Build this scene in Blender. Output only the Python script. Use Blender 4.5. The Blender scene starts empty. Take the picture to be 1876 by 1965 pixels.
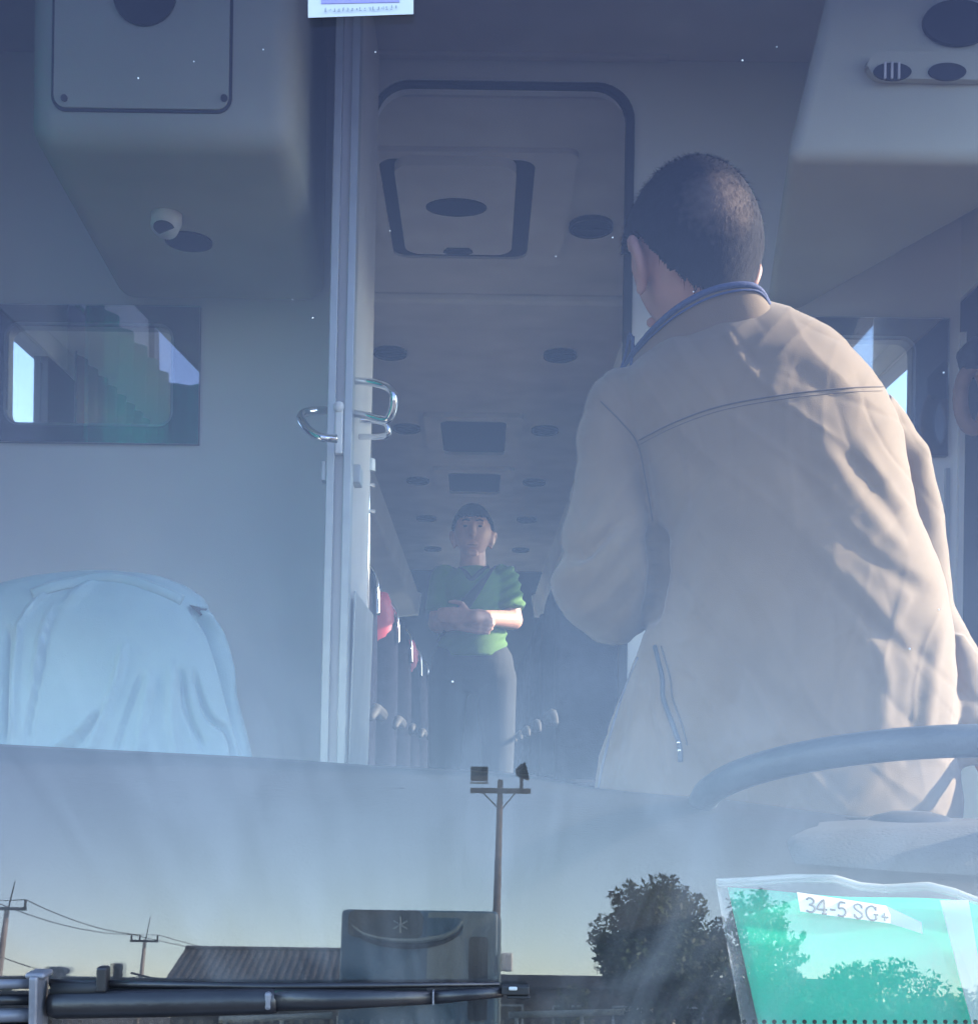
import bpy, bmesh, math, random
import numpy as np
from mathutils import Vector, Matrix, Quaternion
from mathutils.bvhtree import BVHTree
random.seed(7); np.random.seed(7)
R_ = math.radians
scene = bpy.context.scene
COL = scene.collection

# ------------------------------------------------------------------ camera, sky, sun, exposure
H = 1.65; FPX = 1230.0; CX, CY = 478.0, 758.0; ROLL = R_(0.8)
W_, H_ = 977, 1024
cam_d = bpy.data.cameras.new('camera'); cam = bpy.data.objects.new('camera', cam_d); COL.objects.link(cam)
cam.location = (0, 0, H); cam.rotation_euler = (R_(90), -ROLL, 0)
cam_d.sensor_fit = 'HORIZONTAL'; cam_d.sensor_width = 36; cam_d.lens = 36 * FPX / W_
cam_d.shift_x = (W_ / 2 - CX) / W_; cam_d.shift_y = (CY - H_ / 2) / W_
cam_d.clip_start = 0.02; cam_d.clip_end = 3000
scene.camera = cam
SUN_EL = R_(22); SUN_AZ = R_(83)        # azimuth clockwise from +y: the sun stands to the right of the picture
world = bpy.data.worlds.new('World'); scene.world = world; world.use_nodes = True
wn = world.node_tree; bg = wn.nodes['Background']
sky = wn.nodes.new('ShaderNodeTexSky'); sky.sky_type = 'NISHITA'; sky.sun_disc = False
sky.sun_elevation = SUN_EL; sky.sun_rotation = SUN_AZ; sky.air_density = 0.75; sky.dust_density = 0.2; sky.ozone_density = 1.7
wn.links.new(sky.outputs['Color'], bg.inputs['Color']); bg.inputs['Strength'].default_value = 0.15
sun_d = bpy.data.lights.new('sun', 'SUN'); sun_d.energy = 2.5; sun_d.angle = R_(0.5); sun_d.color = (1.0, 0.9, 0.76)
sun = bpy.data.objects.new('sun', sun_d); COL.objects.link(sun)
sdir = Vector((math.sin(SUN_AZ) * math.cos(SUN_EL), math.cos(SUN_AZ) * math.cos(SUN_EL), math.sin(SUN_EL)))
sun.rotation_euler = (-sdir).to_track_quat('-Z', 'Y').to_euler(); sun.location = sdir * 50
scene.view_settings.view_transform = 'Standard'; scene.view_settings.look = 'None'
scene.view_settings.gamma = 1.0; scene.view_settings.use_curve_mapping = False
scene.view_settings.exposure = 2.9
scene.render.engine = 'CYCLES'
scene.cycles.use_denoising = True
scene.cycles.transparent_max_bounces = 24; scene.cycles.max_bounces = 10
scene.cycles.diffuse_bounces = 4; scene.cycles.glossy_bounces = 4
scene.cycles.caustics_reflective = False; scene.cycles.caustics_refractive = False
scene.cycles.sample_clamp_indirect = 6

# ------------------------------------------------------------------ measuring helpers
KX, KY = 977 / 1876, 1024 / 1965
cr, sr = math.cos(ROLL), math.sin(ROLL)
def ray(xd, yd):
    u = (xd * KX - CX) / FPX; v = (CY - yd * KY) / FPX
    return Vector((u * cr - v * sr, 1.0, u * sr + v * cr))
def P(xd, yd, d):
    r = ray(xd, yd); return Vector((r.x * d, d, H + r.z * d))
def to_pic(co):                       # n x 3 array -> measured coordinates
    X = co[:, 0] / co[:, 1]; Z = (co[:, 2] - H) / co[:, 1]
    u = X * cr + Z * sr; v = -X * sr + Z * cr
    return np.stack([(u * FPX + CX) / KX, (CY - v * FPX) / KY], 1)
def sz(n, d): return n * KX * d / FPX   # length of n measured units at depth d
TAU = R_(6.0); GD = 1.15
GN = Vector((0, -math.cos(TAU), math.sin(TAU)))
def glass_y(z): return GD + math.tan(TAU) * (z - H)
def on_glass(xd, yd, off=0.0):          # point on the windscreen, off>0 = inside
    r = ray(xd, yd); o = Vector((0, 0, H)); g = Vector((0, GD, H)) - GN * off
    t = (g - o).dot(GN) / r.dot(GN); return o + r * t
def M(xd, yd, D):                       # where the thing stands whose mirror image is met there, D metres behind the camera
    r = ray(xd, yd); p = on_glass(xd, yd); q = r - 2 * r.dot(GN) * GN
    t = (-D - p.y) / q.y; return p + q * t

# ------------------------------------------------------------------ materials
def mat(name, col, rough=0.6, metal=0.0, var=0.0, vscale=8.0, bump=0.0, bscale=200.0, spec=0.5, sheen=0.0, col2=None, detail=4):
    m = bpy.data.materials.new(name); m.use_nodes = True
    n = m.node_tree; b = n.nodes['Principled BSDF']
    b.inputs['Base Color'].default_value = (*col, 1); b.inputs['Roughness'].default_value = rough
    b.inputs['Metallic'].default_value = metal; b.inputs['Specular IOR Level'].default_value = spec
    if sheen: b.inputs['Sheen Weight'].default_value = sheen
    if var or bump: tc = n.nodes.new('ShaderNodeTexCoord')
    if var:
        t = n.nodes.new('ShaderNodeTexNoise'); t.inputs['Scale'].default_value = vscale; t.inputs['Detail'].default_value = detail
        n.links.new(tc.outputs['Object'], t.inputs['Vector'])
        r = n.nodes.new('ShaderNodeValToRGB'); r.color_ramp.elements[0].position = 0.3; r.color_ramp.elements[1].position = 0.7
        c2 = col2 or tuple(c * (1 - var) for c in col)
        r.color_ramp.elements[0].color = (*c2, 1); r.color_ramp.elements[1].color = (*[min(1, c * (1 + var * 0.4)) for c in col], 1)
        n.links.new(t.outputs['Fac'], r.inputs['Fac']); n.links.new(r.outputs['Color'], b.inputs['Base Color'])
    if bump:
        t2 = n.nodes.new('ShaderNodeTexNoise'); t2.inputs['Scale'].default_value = bscale; t2.inputs['Detail'].default_value = 3
        n.links.new(tc.outputs['Object'], t2.inputs['Vector'])
        bp = n.nodes.new('ShaderNodeBump'); bp.inputs['Strength'].default_value = bump; bp.inputs['Distance'].default_value = 0.004
        n.links.new(t2.outputs['Fac'], bp.inputs['Height']); n.links.new(bp.outputs['Normal'], b.inputs['Normal'])
    return m
def glass_mat(name, tint, refl, dust=0.0, dust_streaks=False, graze=0.5, gtint=(1, 1, 1), fall=1.0, band=None, gtop=None):
    m = bpy.data.materials.new(name); m.use_nodes = True; n = m.node_tree; n.nodes.clear()
    out = n.nodes.new('ShaderNodeOutputMaterial')
    tr = n.nodes.new('ShaderNodeBsdfTransparent'); tr.inputs['Color'].default_value = (*tint, 1)
    gl = n.nodes.new('ShaderNodeBsdfGlossy'); gl.inputs['Roughness'].default_value = 0.0; gl.inputs['Color'].default_value = (*gtint, 1)
    lw = n.nodes.new('ShaderNodeLayerWeight'); lw.inputs['Blend'].default_value = 0.5
    pw = n.nodes.new('ShaderNodeMath'); pw.operation = 'POWER'; pw.inputs[1].default_value = 4.0
    n.links.new(lw.outputs['Facing'], pw.inputs[0])
    ma = n.nodes.new('ShaderNodeMath'); ma.operation = 'MULTIPLY_ADD'; ma.inputs[1].default_value = graze; ma.inputs[2].default_value = refl
    n.links.new(pw.outputs[0], ma.inputs[0])
    if band:                            # blue shade band: the glass is tinted darker towards its top
        tc0 = n.nodes.new('ShaderNodeTexCoord'); sp0 = n.nodes.new('ShaderNodeSeparateXYZ'); n.links.new(tc0.outputs['Object'], sp0.inputs[0])
        mr0 = n.nodes.new('ShaderNodeMapRange'); mr0.interpolation_type = 'SMOOTHSTEP'; mr0.inputs['From Min'].default_value = H + band[0]; mr0.inputs['From Max'].default_value = H + band[1]
        n.links.new(sp0.outputs['Z'], mr0.inputs['Value'])
        mc0 = n.nodes.new('ShaderNodeMix'); mc0.data_type = 'RGBA'; n.links.new(mr0.outputs[0], mc0.inputs['Factor'])
        mc0.inputs['A'].default_value = (*tint, 1); mc0.inputs['B'].default_value = (*band[2], 1); n.links.new(mc0.outputs['Result'], tr.inputs['Color'])
    if fall < 1:
        fr = n.nodes.new('ShaderNodeMapRange'); fr.inputs['From Min'].default_value = 0.005; fr.inputs['From Max'].default_value = 0.19
        fr.inputs['To Min'].default_value = refl; fr.inputs['To Max'].default_value = refl * fall
        n.links.new(lw.outputs['Facing'], fr.inputs['Value']); n.links.new(fr.outputs[0], ma.inputs[2])
    if gtop:                            # the coating's tint turns violet away from the normal
        ft = n.nodes.new('ShaderNodeMapRange'); ft.inputs['From Min'].default_value = 0.005; ft.inputs['From Max'].default_value = 0.19
        n.links.new(lw.outputs['Facing'], ft.inputs['Value'])
        mt = n.nodes.new('ShaderNodeMix'); mt.data_type = 'RGBA'; n.links.new(ft.outputs[0], mt.inputs['Factor'])
        mt.inputs['A'].default_value = (*gtint, 1); mt.inputs['B'].default_value = (*gtop, 1); n.links.new(mt.outputs['Result'], gl.inputs['Color'])
    mx = n.nodes.new('ShaderNodeMixShader'); n.links.new(ma.outputs[0], mx.inputs['Fac'])
    n.links.new(tr.outputs[0], mx.inputs[1]); n.links.new(gl.outputs[0], mx.inputs[2])
    last = mx
    if dust:
        df = n.nodes.new('ShaderNodeBsdfDiffuse'); df.inputs['Color'].default_value = (0.75, 0.76, 0.78, 1)
        m2 = n.nodes.new('ShaderNodeMixShader')
        tc = n.nodes.new('ShaderNodeTexCoord')
        nz = n.nodes.new('ShaderNodeTexNoise'); nz.inputs['Scale'].default_value = 3.0; nz.inputs['Detail'].default_value = 5
        n.links.new(tc.outputs['Object'], nz.inputs['Vector'])
        if dust_streaks:                # wiped smears fan out from the foot of the glass
            sp = n.nodes.new('ShaderNodeSeparateXYZ'); n.links.new(tc.outputs['Object'], sp.inputs[0])
            ax = n.nodes.new('ShaderNodeMath'); ax.operation = 'ADD'; ax.inputs[1].default_value = 0.02; n.links.new(sp.outputs['X'], ax.inputs[0])
            az = n.nodes.new('ShaderNodeMath'); az.operation = 'ADD'; az.inputs[1].default_value = -(H - 0.62); n.links.new(sp.outputs['Z'], az.inputs[0])
            at = n.nodes.new('ShaderNodeMath'); at.operation = 'ARCTAN2'; n.links.new(ax.outputs[0], at.inputs[0]); n.links.new(az.outputs[0], at.inputs[1])
            cb = n.nodes.new('ShaderNodeCombineXYZ'); n.links.new(at.outputs[0], cb.inputs['X'])
            zz = n.nodes.new('ShaderNodeMath'); zz.operation = 'MULTIPLY'; zz.inputs[1].default_value = 0.11; n.links.new(az.outputs[0], zz.inputs[0])
            n.links.new(zz.outputs[0], cb.inputs['Y'])
            s2 = n.nodes.new('ShaderNodeTexNoise'); s2.inputs['Scale'].default_value = 13.0; s2.inputs['Detail'].default_value = 6; s2.inputs['Roughness'].default_value = 0.62
            n.links.new(cb.outputs[0], s2.inputs['Vector'])
            rp = n.nodes.new('ShaderNodeMapRange'); rp.inputs['From Min'].default_value = 0.42; rp.inputs['From Max'].default_value = 0.72; rp.inputs['To Max'].default_value = 1.0
            n.links.new(s2.outputs['Fac'], rp.inputs['Value'])
            hz = n.nodes.new('ShaderNodeMapRange'); hz.inputs['From Min'].default_value = H + 0.28; hz.inputs['From Max'].default_value = H - 0.02
            n.links.new(sp.outputs['Z'], hz.inputs['Value'])
            mu = n.nodes.new('ShaderNodeMath'); mu.operation = 'MULTIPLY'; n.links.new(rp.outputs[0], mu.inputs[0]); n.links.new(hz.outputs[0], mu.inputs[1])
            bz = n.nodes.new('ShaderNodeTexNoise'); bz.inputs['Scale'].default_value = 6.5; bz.inputs['Detail'].default_value = 4; bz.inputs['Distortion'].default_value = 1.2
            n.links.new(tc.outputs['Object'], bz.inputs['Vector'])
            br = n.nodes.new('ShaderNodeMapRange'); br.inputs['From Min'].default_value = 0.50; br.inputs['From Max'].default_value = 0.64; br.inputs['To Max'].default_value = 0.7
            n.links.new(bz.outputs['Fac'], br.inputs['Value'])
            bm_ = n.nodes.new('ShaderNodeMath'); bm_.operation = 'MULTIPLY'; n.links.new(br.outputs[0], bm_.inputs[0]); n.links.new(hz.outputs[0], bm_.inputs[1])
            bs_ = n.nodes.new('ShaderNodeMath'); bs_.operation = 'ADD'; n.links.new(bm_.outputs[0], bs_.inputs[0]); n.links.new(mu.outputs[0], bs_.inputs[1]); mu = bs_
            m3 = n.nodes.new('ShaderNodeMath'); m3.operation = 'MULTIPLY_ADD'; m3.inputs[1].default_value = dust * 2.8
            n.links.new(mu.outputs[0], m3.inputs[0])
            m4 = n.nodes.new('ShaderNodeMath'); m4.operation = 'MULTIPLY'; m4.inputs[1].default_value = dust; n.links.new(nz.outputs['Fac'], m4.inputs[0])
            n.links.new(m4.outputs[0], m3.inputs[2]); n.links.new(m3.outputs[0], m2.inputs['Fac'])
        else:
            m4 = n.nodes.new('ShaderNodeMath'); m4.operation = 'MULTIPLY'; m4.inputs[1].default_value = dust; n.links.new(nz.outputs['Fac'], m4.inputs[0])
            n.links.new(m4.outputs[0], m2.inputs['Fac'])
        n.links.new(mx.outputs[0], m2.inputs[1]); n.links.new(df.outputs[0], m2.inputs[2]); last = m2
    n.links.new(last.outputs[0], out.inputs['Surface'])
    return m

MT = {}
MT['asphalt'] = mat('asphalt', (0.11, 0.105, 0.10), 0.9, var=0.35, vscale=3, bump=0.5, bscale=60)
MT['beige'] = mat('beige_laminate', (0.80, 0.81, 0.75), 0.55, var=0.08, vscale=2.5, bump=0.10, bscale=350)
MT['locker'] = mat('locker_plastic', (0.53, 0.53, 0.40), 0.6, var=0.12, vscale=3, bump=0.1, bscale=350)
MT['ceil'] = mat('grey_ceiling_felt', (0.70, 0.67, 0.63), 0.85, var=0.10, vscale=5, bump=0.3, bscale=300)
MT['body'] = mat('coach_paint', (0.55, 0.55, 0.56), 0.3, var=0.05)
MT['blackp'] = mat('black_plastic', (0.018, 0.019, 0.022), 0.45, var=0.2, vscale=20)
MT['rubber'] = mat('black_rubber', (0.012, 0.012, 0.013), 0.7)
MT['wiperblack'] = mat('wiper_black', (0.012, 0.012, 0.015), 0.36, var=0.3, vscale=30, bump=0.15, bscale=90)
MT['wipergrey'] = mat('worn_grey_metal', (0.16, 0.16, 0.18), 0.45, metal=0.3, var=0.3, vscale=25, bump=0.2, bscale=120)
MT['dash'] = mat('dash_vinyl', (0.011, 0.013, 0.018), 0.5, spec=0.2, var=0.25, vscale=4, bump=0.15, bscale=260)
MT['dash2'] = mat('dash_vinyl_light', (0.05, 0.054, 0.06), 0.6, var=0.2, vscale=6, bump=0.3, bscale=260)
MT['alu'] = mat('brushed_aluminium', (0.46, 0.48, 0.47), 0.4, metal=0.35, var=0.1, vscale=15)
MT['chrome'] = mat('chrome', (0.85, 0.85, 0.86), 0.12, metal=1.0)
MT['navyframe'] = mat('dark_window_border', (0.02, 0.022, 0.035), 0.2, spec=0.5)
MT['white'] = mat('white_plastic', (0.8, 0.8, 0.78), 0.5, var=0.06)
MT['seat'] = mat('dark_seat_cloth', (0.012, 0.013, 0.022), 0.95, spec=0.05, var=0.4, vscale=30, bump=0.4, bscale=250)
MT['red'] = mat('red_vinyl', (0.45, 0.03, 0.06), 0.5, var=0.15)
MT['jacket'] = mat('beige_jacket_cloth', (0.185, 0.130, 0.080), 0.92, var=0.14, vscale=9, bump=0.22, bscale=900, sheen=0.25)
MT['jseam'] = mat('jacket_seam', (0.085, 0.068, 0.055), 0.9)
MT['navy'] = mat('navy_rib', (0.035, 0.055, 0.14), 0.8, bump=0.3)
MT['skin'] = mat('skin', (0.50, 0.27, 0.20), 0.5, var=0.12, vscale=30, bump=0.1, bscale=300)
MT['hair'] = mat('black_hair', (0.009, 0.009, 0.012), 0.8, var=0.4, vscale=60, bump=0.3, bscale=700, spec=0.2)
MT['lime'] = mat('lime_polo_cloth', (0.055, 0.14, 0.022), 0.85, var=0.1, vscale=10, bump=0.3)
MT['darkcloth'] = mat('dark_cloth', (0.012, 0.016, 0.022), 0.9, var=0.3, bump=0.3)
MT['shirt'] = mat('pale_blue_shirt_cloth', (0.27, 0.41, 0.47), 0.85, var=0.05, vscale=10, bump=0.25, bscale=400, sheen=0.2)
MT['teal'] = mat('teal_cloth', (0.01, 0.42, 0.33), 0.8, var=0.2, vscale=6, bump=0.3)
tn = MT['teal'].node_tree; tt = tn.nodes.new('ShaderNodeBsdfTranslucent'); tt.inputs['Color'].default_value = (0.03, 0.60, 0.48, 1)
tm = tn.nodes.new('ShaderNodeMixShader'); tm.inputs['Fac'].default_value = 0.6; to = tn.nodes['Material Output']
tn.links.new(tn.nodes['Principled BSDF'].outputs[0], tm.inputs[1]); tn.links.new(tt.outputs[0], tm.inputs[2]); tn.links.new(tm.outputs[0], to.inputs['Surface'])
MT['tealpaper'] = mat('teal_paper', (0.0, 0.90, 0.64), 0.55, var=0.05, vscale=4)
tn = MT['tealpaper'].node_tree; tt = tn.nodes.new('ShaderNodeBsdfTranslucent'); tt.inputs['Color'].default_value = (0.0, 0.94, 0.66, 1)
tm = tn.nodes.new('ShaderNodeMixShader'); tm.inputs['Fac'].default_value = 0.45; to = tn.nodes['Material Output']
tn.links.new(tn.nodes['Principled BSDF'].outputs[0], tm.inputs[1]); tn.links.new(tt.outputs[0], tm.inputs[2]); tn.links.new(tm.outputs[0], to.inputs['Surface'])
MT['paper'] = mat('white_paper', (0.80, 0.80, 0.79), 0.6)
MT['paper2'] = mat('sticker_paper', (0.50, 0.50, 0.51), 0.6)
MT['lav'] = mat('lavender_print', (0.26, 0.23, 0.50), 0.6, var=0.1, vscale=300)
MT['ink'] = mat('grey_ink', (0.10, 0.10, 0.11), 0.7)
MT['inkfade'] = mat('faded_ink', (0.24, 0.24, 0.25), 0.7)
MT['wood'] = mat('pole_wood', (0.16, 0.115, 0.085), 0.85, var=0.4, vscale=5, bump=0.5, bscale=20)
MT['concrete'] = mat('pole_concrete', (0.40, 0.36, 0.32), 0.85, var=0.2, vscale=3)
MT['steel'] = mat('dark_steel', (0.05, 0.055, 0.065), 0.5, metal=0.4)
MT['leaf'] = mat('leaf_green', (0.05, 0.085, 0.025), 0.6, var=0.5, vscale=1.2, detail=6)
MT['leaf2'] = mat('leaf_olive', (0.085, 0.11, 0.035), 0.6, var=0.4, vscale=1.5)
MT['bark'] = mat('bark', (0.09, 0.07, 0.055), 0.9, var=0.4, vscale=8, bump=0.8, bscale=30)
MT['roofiron'] = mat('grey_roof_iron', (0.10, 0.095, 0.10), 0.5, metal=0.2, var=0.3, vscale=1.5)
MT['shedwall'] = mat('shed_wall', (0.16, 0.13, 0.115), 0.85, var=0.4, vscale=1.0)
MT['pipe'] = mat('cream_pipe', (0.85, 0.80, 0.66), 0.5, var=0.10, vscale=10)
MT['slate'] = mat('slate_coach_paint', (0.07, 0.16, 0.23), 0.35, var=0.15, vscale=1.0)
MT['greypanel'] = mat('grey_coach_panel', (0.24, 0.30, 0.29), 0.4, var=0.15, vscale=2)
MT['blackglass'] = mat('black_coach_glass', (0.006, 0.008, 0.012), 0.1)
MT['brown'] = mat('tan_leather', (0.33, 0.20, 0.13), 0.6, var=0.3, vscale=12)
MT['curtaincloth'] = mat('curtain_cloth', (0.22, 0.21, 0.21), 0.9, var=0.15, vscale=5)
MT['cabfloor'] = mat('cab_floor_lino', (0.34, 0.33, 0.30), 0.6, var=0.3, vscale=6)
MT['tan'] = mat('tan_gauge_cover', (0.42, 0.36, 0.32), 0.5)
MT['wheel'] = mat('wheel_grey_blue', (0.045, 0.058, 0.070), 0.5, var=0.2, bump=0.2)
MT['windscreen'] = glass_mat('windscreen_glass', (0.97, 0.94, 0.895), 0.051, dust=0.012, dust_streaks=True, graze=0.6, gtint=(0.99, 0.955, 0.95), gtop=(0.96, 0.82, 1.0), fall=0.50, band=(0.30, 0.85, (0.60, 0.60, 0.68)))
MT['sideglass'] = glass_mat('side_window_glass', (0.95, 0.97, 0.98), 0.04)
MT['partglass'] = glass_mat('partition_glass', (0.92, 0.94, 0.95), 0.20)
MT['film'] = glass_mat('clear_plastic_film', (0.93, 0.95, 0.95), 0.02, dust=0.07)
MT['film2'] = glass_mat('milky_plastic', (0.85, 0.88, 0.88), 0.04, dust=0.55)

# ------------------------------------------------------------------ object helpers
def tag(o, label=None, cat=None, group=None, kind=None):
    if label: o['label'] = label
    if cat: o['category'] = cat
    if group: o['group'] = group
    if kind: o['kind'] = kind
    return o
def empty(name, loc, label=None, cat=None, group=None):
    o = bpy.data.objects.new(name, None); COL.objects.link(o); o.location = loc; o.empty_display_size = 0.1
    return tag(o, label, cat, group)
def par(o, parent):
    if parent is not None:
        o.parent = parent; o.matrix_parent_inverse = Matrix.Translation(-world_loc(parent))
    return o
def world_loc(o):
    v = Vector(o.location)
    if o.parent is not None and o.type == 'EMPTY': v = v
    return v if o.type == 'EMPTY' else Vector((0, 0, 0))
def new_obj(name, me, m, parent=None, smooth=False):
    o = bpy.data.objects.new(name, me); COL.objects.link(o)
    if m is not None:
        me.materials.clear(); me.materials.append(m)
    if smooth: me.polygons.foreach_set('use_smooth', [True] * len(me.polygons))
    return par(o, parent)
class MB:
    def __init__(s): s.v = []; s.f = []
    def add(s, v, f):
        k = len(s.v); s.v += [tuple(p) for p in v]; s.f += [tuple(i + k for i in q) for q in f]; return s
    def box(s, a, b):
        x0, y0, z0 = [min(p, q) for p, q in zip(a, b)]; x1, y1, z1 = [max(p, q) for p, q in zip(a, b)]
        return s.add([(x0,y0,z0),(x1,y0,z0),(x1,y1,z0),(x0,y1,z0),(x0,y0,z1),(x1,y0,z1),(x1,y1,z1),(x0,y1,z1)],
                     [(0,3,2,1),(4,5,6,7),(0,1,5,4),(1,2,6,5),(2,3,7,6),(3,0,4,7)])
    def tube(s, pts, rad, n=10, cap=True, sy=1.0, up=None):
        pts = [Vector(p) for p in pts]; k = len(pts)
        rad = rad if isinstance(rad, (list, tuple)) else [rad] * k
        vs = []; ref = Vector(up) if up else None
        for i, p in enumerate(pts):
            t = (pts[min(i + 1, k - 1)] - pts[max(i - 1, 0)]).normalized()
            if ref is None: ref = Vector((0, 0, 1)) if abs(t.z) < 0.9 else Vector((0, 1, 0))
            a = (ref - t * ref.dot(t)).normalized(); b = t.cross(a)
            if not up: ref = a
            for j in range(n):
                w = 2 * math.pi * j / n
                vs.append(p + a * math.cos(w) * rad[i] + b * math.sin(w) * rad[i] * sy)
        fs = [(i*n+j, i*n+(j+1)%n, (i+1)*n+(j+1)%n, (i+1)*n+j) for i in range(k-1) for j in range(n)]
        if cap: fs += [tuple(reversed(range(n))), tuple(range((k-1)*n, k*n))]
        return s.add(vs, fs)
    def loft(s, rings, cap=True, closed=True):
        n = len(rings[0]); k = len(rings); vs = [p for r in rings for p in r]
        fs = [(i*n+j, i*n+(j+1)%n, (i+1)*n+(j+1)%n, (i+1)*n+j) for i in range(k-1) for j in range(n if closed else n-1)]
        if cap and closed: fs += [tuple(reversed(range(n))), tuple(range((k-1)*n, k*n))]
        return s.add(vs, fs)
    def ball(s, c, r, n=14, rot=None):
        c = Vector(c); r = r if isinstance(r, (tuple, list)) else (r, r, r); rings = []
        for i in range(1, n):
            t = math.pi * i / n; ring = []
            for j in range(2 * n):
                w = math.pi * j / n
                q = Vector((r[0]*math.sin(t)*math.cos(w), r[1]*math.sin(t)*math.sin(w), -r[2]*math.cos(t)))
                if rot: q = rot @ q
                ring.append(c + q)
            rings.append(ring)
        return s.loft(rings)
    def mesh(s, name):
        me = bpy.data.meshes.new(name); me.from_pydata([tuple(p) for p in s.v], [], s.f); me.update(); return me
    def obj(s, name, m, parent=None, smooth=False, bevel=0, seg=2):
        me = s.mesh(name)
        if bevel: bevel_mesh(me, bevel, seg)
        o = new_obj(name, me, m, parent, smooth)
        return o
def bevel_mesh(me, w, seg=2):
    bm = bmesh.new(); bm.from_mesh(me)
    es = [e for e in bm.edges if len(e.link_faces) == 2 and e.calc_face_angle(0) > 0.5]
    bmesh.ops.bevel(bm, geom=es, offset=w, segments=seg, affect='EDGES', clamp_overlap=True, profile=0.5)
    bm.to_mesh(me); bm.free(); me.update()
def box(name, a, b, m, parent=None, bevel=0.0, seg=2, smooth=False):
    return MB().box(a, b).obj(name, m, parent, bevel=bevel, seg=seg, smooth=smooth)
def rrect(x0, x1, z0, z1, r, n=6):
    pts = []
    for cx, cz, a0 in ((x1-r, z0+r, -90), (x1-r, z1-r, 0), (x0+r, z1-r, 90), (x0+r, z0+r, 180)):
        for i in range(n + 1):
            a = R_(a0 + 90 * i / n); pts.append((cx + r*math.cos(a), cz + r*math.sin(a)))
    return pts
def plate(name, outer, holes, y0, y1, m, parent=None, axis='Y'):
    """flat panel with holes, outlines given in (a, z), standing between y0 and y1 (axis Y) or lying (axis Z: outlines in x, y)"""
    cu = bpy.data.curves.new(name, 'CURVE'); cu.dimensions = '2D'; cu.fill_mode = 'BOTH'; cu.extrude = abs(y1 - y0) / 2
    for loop in [outer] + list(holes):
        sp = cu.splines.new('POLY'); sp.points.add(len(loop) - 1); sp.use_cyclic_u = True
        for p, q in zip(sp.points, loop): p.co = (q[0], q[1], 0, 1)
    t = bpy.data.objects.new(name, cu); COL.objects.link(t)
    dg = bpy.context.evaluated_depsgraph_get(); me = bpy.data.meshes.new_from_object(t.evaluated_get(dg))
    bpy.data.objects.remove(t); bpy.data.curves.remove(cu)
    co = np.empty(len(me.vertices) * 3); me.vertices.foreach_get('co', co); co = co.reshape(-1, 3)
    mid = (y0 + y1) / 2
    if axis == 'Y': out = np.stack([co[:, 0], mid - co[:, 2], co[:, 1]], 1)
    elif axis == 'X': out = np.stack([mid + co[:, 2], co[:, 0], co[:, 1]], 1)
    else: out = np.stack([co[:, 0], co[:, 1], mid + co[:, 2]], 1)
    me.vertices.foreach_set('co', out.ravel()); me.update(); me.name = name
    return new_obj(name, me, m, parent)
def interp(tab, ys):
    """tab: rows (key, a, b, ...) -> smooth interpolation at ys"""
    tab = np.array(tab, float); k = tab[:, 0]; outs = []
    for c in range(1, tab.shape[1]):
        v = tab[:, c]; m = np.gradient(v, k); res = []
        for y in ys:
            i = int(np.clip(np.searchsorted(k, y) - 1, 0, len(k) - 2)); h = k[i+1] - k[i]; t = np.clip((y - k[i]) / h, 0, 1)
            a, b = v[i], v[i+1]
            res.append((2*t**3-3*t**2+1)*a + (t**3-2*t**2+t)*h*m[i] + (-2*t**3+3*t**2)*b + (t**3-t**2)*h*m[i+1])
        outs.append(np.array(res))
    return outs
def spline(pts, n):
    pts = [Vector(p) for p in pts]; out = []
    k = len(pts) - 1
    for i in range(n + 1):
        t = i / n * k; j = min(int(t), k - 1); f = t - j
        p0 = pts[max(j-1, 0)]; p1 = pts[j]; p2 = pts[j+1]; p3 = pts[min(j+2, k)]
        out.append(0.5 * ((2*p1) + (p2-p0)*f + (2*p0-5*p1+4*p2-p3)*f*f + (3*p1-p0-3*p2+p3)*f**3))
    return out
def sgnpow(v, e): return math.copysign(abs(v) ** e, v)
def fused(name, mb, voxel, m, parent, smooth_it=6, post=None):
    """one continuous skin around overlapping shapes"""
    me = mb.mesh(name); t = bpy.data.objects.new(name, me); COL.objects.link(t)
    md = t.modifiers.new('r', 'REMESH'); md.mode = 'VOXEL'; md.voxel_size = voxel; md.use_smooth_shade = True
    if smooth_it:
        sm = t.modifiers.new('s', 'SMOOTH'); sm.factor = 0.5; sm.iterations = smooth_it
    dg = bpy.context.evaluated_depsgraph_get(); out = bpy.data.meshes.new_from_object(t.evaluated_get(dg))
    bpy.data.objects.remove(t)
    if post: post(out)
    out.name = name
    return new_obj(name, out, m, parent, smooth=True)
def get_co(me):
    c = np.empty(len(me.vertices) * 3); me.vertices.foreach_get('co', c); return c.reshape(-1, 3)
def get_no(me):
    c = np.empty(len(me.vertices) * 3); me.vertices.foreach_get('normal', c); return c.reshape(-1, 3)
def seg_dist(q, poly):
    best = np.full(len(q), 1e9); par_t = np.zeros(len(q)); L = len(poly) - 1
    for i in range(L):
        a = np.array(poly[i], float); b = np.array(poly[i+1], float); ab = b - a
        t = np.clip(((q - a) @ ab) / (ab @ ab), 0, 1); d = np.linalg.norm(q - (a + t[:, None] * ab), axis=1)
        k = d < best; best[k] = d[k]; par_t[k] = (i + t[k]) / L
    return best, par_t
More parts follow.
